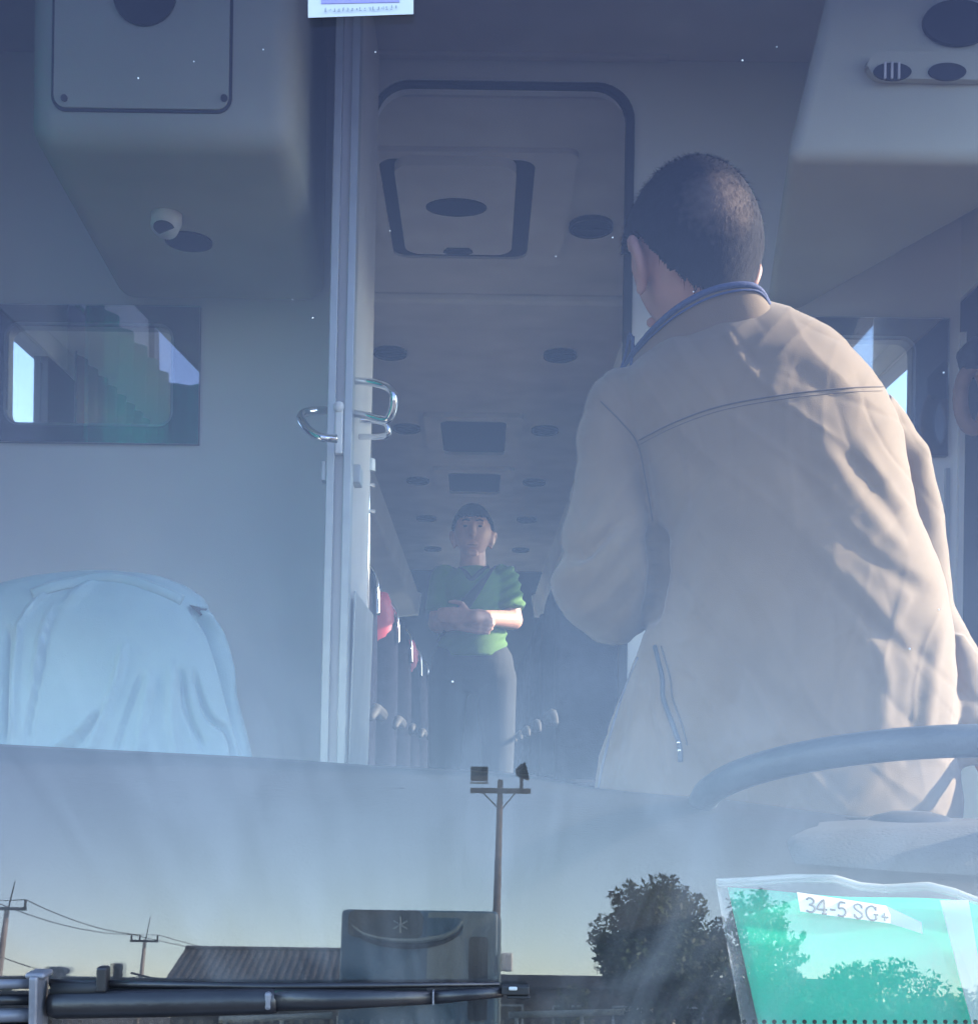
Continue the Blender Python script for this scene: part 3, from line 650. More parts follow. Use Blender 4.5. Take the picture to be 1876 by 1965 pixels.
while px < 1900:
    c = on_glass(px, 1961, 0.0075); n = 8; r = 0.0022
    uvec = Vector((1, 0, 0)); vvec = GN.cross(uvec).normalized()
    ring = [c + uvec*r*math.cos(a) + vvec*r*math.sin(a) for a in np.linspace(0, 2*math.pi, n+1)[:-1]]
    db.add(ring + [p - GN*0.0006 for p in ring], [tuple(range(n)), tuple(reversed(range(n, 2*n)))] + [(i, n+i, n+(i+1)%n, (i+1)%n) for i in range(n)])
    px += 19.3
tag(db.obj('printed_dots', MT['rubber'], ws), kind='stuff')
sk = MB()
for x, y in ((720, 100), (1490, 90), (1424, 116), (561, 575), (1810, 715), (1175, 456), (748, 443), (1745, 1245), (1066, 492), (265, 150), (505, 95), (372, 118), (600, 610), (868, 1308), (1330, 560), (1920/1.066, 1170)):
    c = on_glass(x, y, -0.001); r = random.uniform(0.0006, 0.0012)
    sk.ball(c, r, 4)
tag(sk.obj('dust_specks', MT['white'], ws), kind='stuff')

# wiper lying across the foot of the windscreen, outside
wp = empty('windscreen_wiper', P(300, 1925, 1.108)); par(wp, coach); wp.matrix_parent_inverse = Matrix.Translation(-Vector((0, 3, 0)))
dw = 1.108
MB().tube([P(94, 1928, dw), P(110, 1928, dw), P(300, 1925, dw), P(520, 1921, dw), P(532, 1921, dw)], [0.010, 0.0128, 0.0128, 0.0118, 0.0105], n=18, sy=0.8).obj('blade_body', MT['wiperblack'], wp, smooth=True)
MB().box(P(506, 1940, dw - 0.010), P(527, 1897, dw + 0.008)).obj('joint_cap', MT['wipergrey'], wp, bevel=0.003)
MB().tube([P(528, 1919, dw), P(640, 1918, dw), P(830, 1914, dw)], [0.0105, 0.0092, 0.0062], n=16, sy=0.8).obj('blade_body', MT['wiperblack'], wp, smooth=True)
MB().box(P(829, 1930, dw - 0.006), P(834, 1898, dw + 0.006)).obj('joint_cap', MT['wipergrey'], wp, bevel=0.001)
MB().tube([P(834, 1914, dw), P(965, 1904, dw)], [0.0062, 0.0046], n=14, sy=0.8).obj('blade_body', MT['wiperblack'], wp, smooth=True)
MB().tube([P(96, 1886, dw + 0.004), P(520, 1893, dw + 0.004), P(958, 1889, dw + 0.004)], [0.0034, 0.0034, 0.002], n=10).obj('spoiler_strip', MT['wiperblack'], wp, smooth=True)
MB().box(P(100, 1909, dw + 0.012), P(820, 1893, dw + 0.018)).obj('rubber_lip', MT['rubber'], wp)
tip = MB(); tip.box(P(962, 1910, dw - 0.006), P(1015, 1888, dw + 0.006)); tip.box(P(972, 1918, dw - 0.004), P(1016, 1908, dw + 0.004))
tip.obj('end_clip', MT['rubber'], wp, bevel=0.002)
MB().box(P(976, 1901, dw - 0.009), P(992, 1893, dw - 0.006)).obj('clip_pin', MT['alu'], wp, bevel=0.001)
cl = MB(); cl.box(P(52, 1990, dw - 0.020), P(95, 1862, dw + 0.012)); cl.box(P(46, 1880, dw - 0.016), P(104, 1858, dw + 0.010))
cl.obj('arm_clamp', MT['wipergrey'], wp, bevel=0.004, seg=3)
for yy, rr in ((1888, 0.0045), (1918, 0.005), (1948, 0.0065), (1975, 0.006)):
    MB().tube([P(-150, yy + 3, dw), P(60, yy, dw)], rr, n=10).obj('wiper_arm', MT['wipergrey'] if yy in (1888, 1948) else MT['wiperblack'], wp, smooth=True)
MB().box(P(183, 1905, dw - 0.006), P(213, 1852, dw + 0.008)).obj('nozzle_block', MT['wiperblack'], wp, bevel=0.002)
MB().tube([P(100, 1900, dw), P(180, 1897, dw), P(200, 1890, dw)], 0.006, n=8).obj('washer_hose', MT['rubber'], wp, smooth=True)

# ------------------------------------------------------------------ sticker on the glass
st = glass_patch([(591, 34), (793, 27), (794, -150), (590, -150)], 'paper_sticker', MT['paper2'], None, -0.0010)
tag(st, 'white paper sticker with lavender print at the top of the windscreen', 'sticker')
bl = glass_patch([(616, 7), (766, 4), (768, -90), (616, -90)], 'printed_block', MT['lav'], st, -0.0018, 0.0006)
tx = MB(); random.seed(3)
for i in range(17):
    x = 622 + i * 8.4; y = 19.5 - i * 0.33
    for k in range(2):
        xx = x + random.uniform(0, 4.0); w = random.uniform(1.0, 1.9); h0 = random.uniform(-5, -1); h1 = random.uniform(0, 4)
        q = [on_glass(xx, y + h1, -0.0026), on_glass(xx + w, y + h1, -0.0026), on_glass(xx + w, y + h0, -0.0026), on_glass(xx, y + h0, -0.0026)]
        tx.add(q, [(0, 1, 2, 3)])
    if i % 3 != 1:
        q = [on_glass(x, y + 4, -0.0028), on_glass(x + 5, y + 4, -0.0028), on_glass(x + 5, y + 2.6, -0.0028), on_glass(x, y + 2.6, -0.0028)]
        tx.add(q, [(0, 1, 2, 3)])
tx.obj('printed_code', MT['inkfade'], st)

# ------------------------------------------------------------------ green folder in a zip bag, leaning inside the glass
bag = empty('zip_bag', on_glass(1620, 1960, 0.03), 'clear zip bag with a teal green sheet leaning inside the windscreen corner', 'bag')
def bag_top(x): return float(np.interp(x, [1372, 1440, 1520, 1600, 1650, 1700, 1780, 1830, 1876, 1960], [1689, 1686, 1680, 1681, 1696, 1700, 1695, 1707, 1725, 1732]))
def bag_left(y): return 1372 + (y - 1689) * 0.182
def bag_sheet(name, m, off, th, left, top, bottom=2080, right=1990, nx=30, ny=16, amp=0.003, right_slope=0.0):
    front = []; 
    for j in range(ny + 1):
        for i in range(nx + 1):
            f = i / nx; g_ = j / ny
            yb = bottom; x_l0 = left(1690)
            xg = x_l0 + (right - x_l0) * f
            yt = top(xg); y = yt + (yb - yt) * g_
            xx = left(y) + (right + (y - 1690) * right_slope - left(y)) * f
            o = off + 0.085 * (1 - g_) ** 1.0 + amp * math.sin(f * 9 + g_ * 2) * (1 - 0.5 * g_) + amp * 0.6 * math.sin(f * 4 - g_ * 5)
            front.append(on_glass(xx, y, o))
    back = [p - GN * th for p in front]; n = nx + 1; N = len(front)
    fs = [(j*n+i, j*n+n+i, j*n+n+i+1, j*n+i+1) for j in range(ny) for i in range(nx)]
    fs += [tuple(N + q for q in reversed(f)) for f in fs]
    rim = [i for i in range(n)] + [j*n+nx for j in range(1, ny+1)] + [ny*n+i for i in range(nx-1, -1, -1)] + [j*n for j in range(ny-1, 0, -1)]
    fs += [(rim[k], rim[(k+1) % len(rim)], N + rim[(k+1) % len(rim)], N + rim[k]) for k in range(len(rim))]
    return MB().add(front + back, fs).obj(name, m, bag, smooth=True)
bag_sheet('plastic_front', MT['film'], 0.0130, 0.0004, bag_left, bag_top)
bag_sheet('plastic_back', MT['film'], 0.034, 0.0004, bag_left, bag_top)
bag_sheet('teal_sheet', MT['tealpaper'], 0.024, 0.0030, lambda y: 1396 + (y - 1700) * 0.225, lambda x: 1706 + (x - 1400) * 0.055 + 3 * math.sin(x / 60), amp=0.0022)
zs = [on_glass(x, bag_top(x) + 3, 0.0190 + 0.085) for x in range(1374, 1960, 12)]
MB().tube(zs, 0.0032, n=8).obj('zip_strip', MT['film2'], bag, smooth=True)
zs = [on_glass(x, bag_top(x) + 11, 0.0190 + 0.083) for x in range(1376, 1960, 12)]
MB().tube(zs, 0.0012, n=6).obj('zip_line', MT['film2'], bag, smooth=True)
def boff(k): return lambda x, y: k + 0.085 * (1 - (y - bag_top(x)) / (2080 - bag_top(x)))
q = [(1803, 1727), (1858, 1727), (1900, 1980), (1868, 1980)]
glass_patch(q, 'frosted_flap', MT['film2'], bag, boff(0.0065), 0.001)
lb = glass_patch([(1529, 1712), (1700, 1738), (1708, 1755), (1708, 1772), (1535, 1749)], 'paper_label', MT['paper'], bag, boff(0.0075), 0.0006)
glass_patch([(1700, 1738), (1768, 1770), (1770, 1792), (1708, 1772)], 'clear_tape', MT['film2'], bag, boff(0.0080), 0.0005)
# lettering: 34-5 SG+
GL = {'3': [[(0.05,.85),(.25,1),(.5,.95),(.6,.77),(.45,.58),(.25,.54)],[(.25,.54),(.55,.46),(.65,.25),(.5,.04),(.25,0),(.03,.1)]],
      '4': [[(.5,0),(.5,1),(.02,.32),(.70,.32)],[(.34,0),(.66,0)]],
      '-': [[(.05,.38),(.42,.38)]],
      '5': [[(.60,.98),(.2,.98),(.12,.56),(.35,.60),(.58,.48),(.62,.25),(.48,.05),(.25,0),(.04,.08)]],
      'S': [[(.60,.95),(.60,.74)],[(.60,.78),(.48,.97),(.27,1),(.08,.86),(.12,.66),(.5,.42),(.62,.22),(.48,.03),(.25,0),(.06,.22)],[(.06,.28),(.06,.03)]],
      'G': [[(.76,.98),(.76,.72)],[(.74,.80),(.55,.98),(.3,.96),(.08,.72),(.06,.35),(.25,.04),(.55,.01),(.76,.12)],[(.76,.10),(.76,.42)],[(.58,.43),(.90,.43)]],
      '+': [[(.1,.35),(.6,.35)],[(.35,.05),(.35,.65)]]}
ix = 1546.0
ux, uy = (1708 - 1535) / 175, (1772 - 1749) / 175        # along the label
tb = MB(); tf = MB()
for ch, wd in (('3', 22), ('4', 24), ('-', 15), ('5', 22), (' ', 10), ('S', 23), ('G', 28), ('+', 20)):
    if ch != ' ':
        for stroke in GL[ch]:
            hgt = 27.0; pts = []
            for (a, b_) in spline2(stroke):
                lx = (ix - 1546) + a * 27; ly = b_ * hgt
                xx, yy = 1546 + lx * ux - ly * 0.03, 1752 - 3 + lx * uy - ly; pts.append(on_glass(xx, yy, boff(0.0072)(xx, yy)))
            (tf if ch == '+' else tb).tube(pts, 0.0011 if ch != '+' else 0.0013, n=5)
    ix += wd
tb.obj('label_lettering', MT['ink'], lb); tf.obj('label_lettering', MT['inkfade'], lb)

# ------------------------------------------------------------------ pale shirt draped over the guide's seat
ds = 2.30
gs = empty('guide_seat', (P(200, 1400, ds).x, ds, 0.8)); par(gs, coach); gs.matrix_parent_inverse = Matrix.Translation(-Vector((0, 3, 0)))
cxs = P(200, 1400, ds)
rings = []
for yy in np.linspace(1130, 1700, 14):
    t = (yy - 1130) / 570; hw = sz(170 + 40 * min(1, t * 4), ds); c = P(200, yy, ds)
    rings.append([(c.x + hw*sgnpow(math.cos(a), 0.7), ds + 0.03 + 0.05*sgnpow(math.sin(a), 0.8), c.z) for a in np.linspace(0, 2*math.pi, 25)[:-1]])
MB().loft(list(reversed(rings))).obj('backrest', MT['seat'], gs, smooth=True)
box('seat_cushion', (cxs.x - 0.23, ds + 0.05, 1.20), (cxs.x + 0.23, ds + 0.5, 1.34), MT['seat'], gs, bevel=0.03)
box('seat_base', (cxs.x - 0.15, ds + 0.1, 0.79), (cxs.x + 0.15, ds + 0.4, 1.205), MT['steel'], gs)
tab = [(1094, 165, 212, .010), (1102, 90, 285, .026), (1116, 20, 335, .045), (1140, -45, 380, .062), (1175, -90, 406, .075), (1240, -105, 428, .09), (1330, -120, 452, .10), (1430, -130, 478, .105), (1560, -140, 504, .11)]
ys = list(np.linspace(1096, 1150, 12)) + list(np.linspace(1154, 1560, 120))
xl, xr_, th_ = interp(tab, ys); rings = []; NS = 340
for y, a0, a1, th in zip(ys, xl, xr_, th_):
    pa, pb = P(a0, y, ds), P(a1, y, ds); k = (y - 1096) / 464; ring = []
    for j in range(NS):
        a = 2*math.pi*j/NS; f = 1 + 0.022*k*math.sin(9*a + 1.3) + 0.014*k*math.sin(17*a + 4*k) + 0.008*k*math.sin(31*a)
        ux_ = sgnpow(math.cos(a), 0.75); uy_ = sgnpow(math.sin(a), 0.85)
        c = pa.lerp(pb, 0.5 + 0.5 * ux_)
        ring.append((c.x, ds - 0.0 + (th * (f if uy_ < 0 else 1)) * uy_, c.z))
    rings.append(ring)
me = MB().loft(list(reversed(rings))).mesh('draped_shirt')
folds(me, [(p_, w_*0.62, a_*1.15) for p_, w_, a_ in [([(185, 1112), (110, 1170), (80, 1240), (60, 1400)], 14, 14), ([(140, 1130), (95, 1200), (75, 1300), (50, 1440)], 9, -16),
           ([(200, 1345), (150, 1420), (60, 1480)], 12, -14), ([(205, 1340), (140, 1410), (60, 1462)], 10, 9),
           ([(240, 1230), (215, 1330), (160, 1465)], 12, 12), ([(275, 1290), (250, 1360), (215, 1470)], 9, -8), ([(290, 1290), (275, 1380), (262, 1470)], 14, 9),
           ([(345, 1280), (360, 1370), (395, 1440)], 11, -13), ([(372, 1285), (400, 1370), (437, 1400)], 9, -16), ([(330, 1270), (330, 1370), (340, 1470)], 16, 10),
           ([(365, 1165), (400, 1210), (430, 1300), (470, 1460)], 9, -16), ([(385, 1170), (420, 1220), (450, 1330)], 8, 10),
           ([(15, 1200), (10, 1300), (8, 1440)], 8, -14), ([(40, 1190), (28, 1300), (25, 1430)], 8, 9), ([(110, 1120), (60, 1165), (30, 1220)], 8, 8),
           ([(430, 1390), (445, 1430), (450, 1470)], 7, -12), ([(370, 1165), (415, 1172)], 5, -9)]], facing=0.5)
sh = new_obj('draped_shirt', me, MT['shirt'], None, smooth=True)
tag(sh, 'pale blue uniform shirt draped over the seat behind the dashboard', 'shirt')
sbv = bvh_of(sh)
def patch_on(bv, pts, name, m, parent, off=0.004, back=0.002):
    q = [on_surf(bv, x, y, off) for x, y in pts]
    q = [p for p in q if p is not None]; n = len(q)
    if n < 3: return None
    return MB().add(q + [p + Vector((0, back, 0)) for p in q], [tuple(range(n)), tuple(reversed(range(n, 2*n)))] + [(i, n+i, n+(i+1)%n, (i+1)%n) for i in range(n)]).obj(name, m, parent)
col_pts = [on_surf(sbv, x, y, 0.004) for x, y in ((62, 1140), (100, 1126), (150, 1116), (190, 1108), (240, 1112), (300, 1130), (350, 1152))]
col_pts = [p for p in col_pts if p]
MB().tube(spline(col_pts, 24), 0.010, n=8, sy=0.5).obj('shirt_collar', MT['shirt'], sh, smooth=True)
patch_on(sbv, [(362, 1160), (398, 1168), (385, 1182)], 'collar_tip', MT['darkcloth'], sh, 0.010)

# ------------------------------------------------------------------ people
def capsule(mb, a, b, ra, rb, n=12):
    a, b = Vector(a), Vector(b); mb.tube([a, b], [ra, rb], n=n); mb.ball(a, ra, 8); mb.ball(b, rb, 8)
def hand(mb, wrist, fwd, palm_n, side, curl=0.5, s=1.0):
    """palm, four unequal bent fingers and a thumb; side = direction of the thumb"""
    wrist = Vector(wrist); fwd = Vector(fwd).normalized(); palm_n = Vector(palm_n).normalized(); side = Vector(side); side = (side - fwd*side.dot(fwd)).normalized()
    palm_n = (palm_n - fwd*palm_n.dot(fwd) - side*palm_n.dot(side)).normalized()
    for k in range(4):
        o = (k - 1.5) * -0.018 * s
        capsule(mb, wrist + fwd*0.01*s + side*o*0.6, wrist + fwd*0.088*s + side*o, 0.015*s, 0.0115*s, 8)
        L = (0.072, 0.080, 0.074, 0.058)[k] * s; p = wrist + fwd*0.09*s + side*o; ang = 0
        for q, fr_ in enumerate((0.45, 0.30, 0.25)):
            ang += curl * (0.5 + 0.25*q); d_ = fwd*math.cos(ang) + palm_n*math.sin(ang)
            p2 = p + d_*L*fr_; capsule(mb, p, p2, (0.0092 - 0.0008*q)*s, (0.0086 - 0.0010*q)*s, 8); p = p2
    t0 = wrist + fwd*0.03*s + side*0.022*s; t1 = t0 + (fwd*0.6 + side*0.8)*0.038*s; t2 = t1 + (fwd*0.9 + side*0.25 + palm_n*0.3)*0.032*s; t3 = t2 + (fwd*0.95 + palm_n*0.35)*0.024*s
    capsule(mb, t0, t1, 0.0145*s, 0.0115*s, 8); capsule(mb, t1, t2, 0.0112*s, 0.0098*s, 8); capsule(mb, t2, t3, 0.0098*s, 0.0080*s, 8)
def head_fn(t, w, s=1.0):
    """head surface: t polar from the chin (0) to the crown (pi), w azimuth, 0 = face"""
    z = -math.cos(t); rr = math.sin(t); lat, fore, ver = 0.082, 0.098, 0.119
    jaw = 1 - 0.26 * max(0, -z - 0.05) ** 1.0 * (1.0 if True else 0)
    f = math.cos(w) * fore * rr; l = math.sin(w) * lat * rr
    if z < 0:
        l *= jaw; f = f * (1 - 0.30 * (-z)) if f < 0 else f * (1 - 0.05 * (-z))
    if math.cos(w) > 0: f *= 1 - 0.10 * abs(math.cos(w)) ** 6
    return Vector((f * s, l * s, z * ver * s))
def head_shape(mb, c, az, s=1.0, face=True, tilt=Matrix.Identity(3)):
    rot = Matrix.Rotation(az, 3, 'Z') @ tilt; n = 26; rings = []
    for i in range(1, n):
        t = math.pi * i / n
        rings.append([Vector(c) + rot @ head_fn(t, 2*math.pi*j/36, s) for j in range(36)])
    mb.loft(rings)
    def L(f, l, z): return Vector(c) + rot @ (Vector((f, l, z)) * s)
    mb.tube([L(.085, 0, .030), L(.100, 0, -.005), L(.113, 0, -.026), L(.095, 0, -.036)], [.008*s, .011*s, .015*s, .012*s], n=10)     # nose
    capsule(mb, L(.083, -.042, .038), L(.083, .042, .038), .011*s, .011*s, 8)                                                 # brow
    capsule(mb, L(.088, -.018, -.066), L(.088, .018, -.066), .0085*s, .0085*s, 8)                                               # lips
    capsule(mb, L(.080, -.012, -.100), L(.080, .012, -.100), .016*s, .016*s, 8)                                                 # chin
    for sd in (-1, 1):                                                                                                         # ears: rim, bowl, lobe
        e = [L(.004, sd*.078, -.060), L(-.014, sd*.090, -.040), L(-.018, sd*.100, -.014), L(-.004, sd*.099, .005), L(.010, sd*.090, -.003)]
        mb.tube(spline(e, 16), .0078*s, n=8); mb.ball(L(-.002, sd*.086, -.026), (.017*s, .010*s, .030*s), 8, rot)
        mb.ball(L(.003, sd*.082, -.060), (.009*s, .007*s, .011*s), 6, rot)
    return L
def hair_cap(name, c, az, s, m, parent, line, off=0.010, tilt=Matrix.Identity(3)):
    rot = Matrix.Rotation(az, 3, 'Z') @ tilt; n, k = 120, 192; keep = {}; b = MB(); vs = []; fs = []
    for lay in (0, 1):
        for i in range(n + 1):
            t = math.pi * min(max(i / n, 0.001), 0.999)
            for j in range(k):
                w = 2*math.pi*j/k; p = head_fn(t, w, s); nr = p.normalized()
                wob = 0.0009*random.random()
                p = p + nr * ((off + wob) if lay == 0 else 0.001); vs.append(Vector(c) + rot @ p)
    def ok(i, j):
        t = math.pi*(i+.5)/n; w = 2*math.pi*(j+.5)/k; p = head_fn(t, w, 1.0); jt = 0.0025*math.sin(i*1.7 + j*2.3) + 0.0022*math.sin(j*0.9); return line(p.x, abs(p.y), p.z + jt)
    N = (n+1)*k
    for i in range(n):
        for j in range(k):
            if not ok(i, j): continue
            q = (i*k+j, i*k+(j+1)%k, (i+1)*k+(j+1)%k, (i+1)*k+j); fs.append(q); fs.append(tuple(N + a for a in reversed(q)))
            for di, dj, e in ((-1, 0, (q[1], q[0])), (1, 0, (q[3], q[2])), (0, -1, (q[0], q[3])), (0, 1, (q[2], q[1]))):
                if not (0 <= i+di < n) or not ok(i+di, (j+dj) % k): fs.append((e[0], e[1], N+e[1], N+e[0]))
    me = MB().add(vs, fs).mesh(name)
    bm = bmesh.new(); bm.from_mesh(me); bmesh.ops.delete(bm, geom=[v for v in bm.verts if not v.link_faces], context='VERTS'); bm.to_mesh(me); bm.free()
    return new_obj(name, me, m, parent, smooth=True)

# ---- the man in the beige jacket
dm = 1.77
man = empty('person', (P(1500, 1500, dm).x, dm, 0.80), 'man in beige jacket seen from behind at the driver place, short dark hair', 'person')
hc = P(1326, 490, dm); AZ = math.atan2(0.93, -0.36)          # faces away, turned to the left
body = MB(); TL = Matrix.Rotation(R_(4), 3, 'Y')
head_shape(body, hc, AZ, 1.0, tilt=TL)
neck0 = P(1375, 700, dm + 0.03); capsule(body, neck0, hc + Vector((0.012, -0.01, -0.05)), 0.066, 0.060, 16)
pel = Vector((P(1500, 1500, dm).x, dm + 0.02, 1.60))
capsule(body, neck0 + Vector((0.03, 0, -0.05)), pel + Vector((0, 0, 0.1)), 0.12, 0.13, 16); capsule(body, pel + Vector((-.07, 0, 0)), pel + Vector((.07, 0, 0)), 0.12, 0.12)
shl = P(1200, 840, dm + 0.01); shr = P(1655, 820, dm + 0.05)
capsule(body, shl, shr + Vector((-0.04, 0, -0.02)), 0.045, 0.045)
ell = P(1165, 1150, dm + 0.02); wrl = P(1300, 1120, dm + 0.26)
elr = P(1760, 1180, dm + 0.14); wrr = P(1880, 1420, dm + 0.0)
for a, e, w in ((shl, ell, wrl), (shr, elr, wrr)):
    capsule(body, a, e, 0.046, 0.040); capsule(body, e, w, 0.038, 0.028)
hand(body, wrl, (wrl - ell), (0.2, 0.2, -1), (0, 0.2, 1), 0.6)
hand(body, wrr, (wrr - elr), (-1, -0.2, 0), (0, -1, 0.3), 0.7)
for s in (-1, 1):
    hp_ = pel + Vector((s * 0.085, 0, -0.02)); kn = Vector((hp_.x + s * 0.02, dm + 0.0, 1.22)); an = Vector((kn.x, dm + 0.05, 0.88))
    capsule(body, hp_, kn, 0.085, 0.06); capsule(body, kn, an, 0.055, 0.04); capsule(body, an + Vector((0, 0, -0.04)), an + Vector((0, 0.15, -0.045)), 0.034, 0.03)
fused('body', body, 0.0045, MT['skin'], man, 3)
def hline(f, l, z):
    if f > 0.062: return z > 0.050
    if f > 0.012: return z > 0.020
    if f > -0.016: return z > 0.012                      # over the ear
    return z > max(-0.119, 0.010 + (f + 0.016) * 1.9)
hm = MT['hair'].copy(); hm.name = 'thinning_hair'
n = hm.node_tree; bs = n.nodes['Principled BSDF']; src = bs.inputs['Base Color'].links[0].from_socket
tc = n.nodes.new('ShaderNodeTexCoord'); bald = P(1375, 395, dm - 0.09)
vm = n.nodes.new('ShaderNodeVectorMath'); vm.operation = 'DISTANCE'; vm.inputs[1].default_value = bald; n.links.new(tc.outputs['Object'], vm.inputs[0])
nz = n.nodes.new('ShaderNodeTexNoise'); nz.inputs['Scale'].default_value = 90; n.links.new(tc.outputs['Object'], nz.inputs['Vector'])
ad = n.nodes.new('ShaderNodeMath'); ad.operation = 'MULTIPLY_ADD'; ad.inputs[1].default_value = 0.03; n.links.new(nz.outputs['Fac'], ad.inputs[0]); n.links.new(vm.outputs['Value'], ad.inputs[2])
mr = n.nodes.new('ShaderNodeMapRange'); mr.inputs['From Min'].default_value = 0.035; mr.inputs['From Max'].default_value = 0.072; mr.inputs['To Min'].default_value = 0.42; mr.inputs['To Max'].default_value = 0.0
n.links.new(ad.outputs[0], mr.inputs['Value'])
mc = n.nodes.new('ShaderNodeMix'); mc.data_type = 'RGBA'; n.links.new(mr.outputs[0], mc.inputs['Factor']); n.links.new(src, mc.inputs['A']); mc.inputs['B'].default_value = (0.36, 0.27, 0.20, 1)
n.links.new(mc.outputs['Result'], bs.inputs['Base Color'])
hair_cap('hair', hc, AZ, 1.0, hm, man, hline, 0.015, TL)

hv = [v.co.copy() for v in man.children[-1].data.vertices]; hb_ = MB(); random.seed(12)
for q in range(9000):
    p = random.choice(hv); nr = (p - hc); 
    if nr.length < 0.09: continue
    nr.normalize(); dn = Vector((random.uniform(-.5, .5), random.uniform(-.5, .5), -1.0)); dn = (dn - nr * dn.dot(nr)); dn.normalize()
    sdv = nr.cross(dn) * 0.0005; L_ = random.uniform(0.006, 0.016)
    hb_.add([p - sdv, p + sdv, p + dn * L_ + nr * random.uniform(0.0015, 0.005)], [(0, 1, 2)])
tag(hb_.obj('hair_strands', hm, man), kind='stuff')
jk = MB()
tab = [(606, 1395, 1470, .070, 0.03), (624, 1330, 1525, .088, 0.028), (655, 1262, 1590, .108, 0.024), (700, 1215, 1640, .124, 0.018), (750, 1178, 1680, .134, 0.012), (820, 1186, 1715, .140, 0.005), (900, 1218, 1732, .142, 0), (1000, 1240, 1752, .142, 0),
       (1090, 1246, 1790, .142, 0), (1180, 1246, 1812, .142, 0), (1280, 1212, 1822, .142, 0), (1380, 1172, 1826, .142, 0), (1460, 1150, 1826, .145, 0), (1540, 1134, 1836, .150, 0), (1600, 1130, 1830, .150, 0)]
ys = np.linspace(606, 1600, 70); xl, xr_, th_, dc_ = interp(tab, ys); rings = []
for y, a0, a1, th, dc in zip(ys, xl, xr_, th_, dc_):
    pa, pb = P(a0, y, dm + dc), P(a1, y, dm + dc); ring = []
    for j in range(72):
        a = 2*math.pi*j/72; c = pa.lerp(pb, 0.5 + 0.5*sgnpow(math.cos(a), 0.86))
        ring.append((c.x, dm + dc + th*sgnpow(math.sin(a), 0.92), c.z))
    rings.append(ring)
jk.loft(list(reversed(rings)))
arm = [(770, 1130, 1262, .055, 0.02), (820, 1108, 1245, .060, .015), (900, 1103, 1240, .062, .01), (980, 1088, 1244, .066, .0), (1030, 1074, 1252, .07, -.005), (1066, 1080, 1255, .07, -.005), (1105, 1056, 1256, .072, 0), (1160, 1070, 1250, .07, .02), (1205, 1108, 1226, .06, .04), (1236, 1160, 1206, .035, .06)]
ys = np.linspace(770, 1236, 40); xl, xr_, th_, dc_ = interp(arm, ys); rings = []
for y, a0, a1, th, dc in zip(ys, xl, xr_, th_, dc_):
    pa, pb = P(a0, y, dm + dc), P(a1, y, dm + dc)
    rings.append([(lambda c, a: (c.x, dm + dc + th*math.sin(a), c.z))(pa.lerp(pb, 0.5 + 0.5*math.cos(a)), a) for a in np.linspace(0, 2*math.pi, 41)[:-1]])
jk.loft(list(reversed(rings)))
jk.ball(P(1196, 800, dm + 0.015), (0.058, 0.065, 0.070), 12)
jk.ball(P(1252, 1020, dm + 0.06), (0.030, 0.045, 0.05), 10); jk.ball(P(1250, 1090, dm + 0.06), (0.030, 0.045, 0.06), 10)
jk.tube([ell + Vector((0, 0.02, -0.005)), ell.lerp(wrl, 0.5), wrl.lerp(ell, 0.12)], [0.062, 0.055, 0.042], n=20)
jk.tube([shr + Vector((0.0, 0.0, 0)), P(1738, 880, dm + 0.06), P(1745, 1000, dm + 0.09), elr], [0.062, 0.035, 0.05, 0.055], n=20)
jk.tube([elr, P(1815, 1290, dm + 0.08), wrr.lerp(elr, 0.1)], [0.055, 0.055, 0.05], n=20)
jk.tube([P(1835, 1220, dm + 0.05), P(1848, 1300, dm + 0.03), P(1852, 1400, dm + 0.0), P(1856, 1470, dm)], [0.012, 0.035, 0.05, 0.058], n=20)
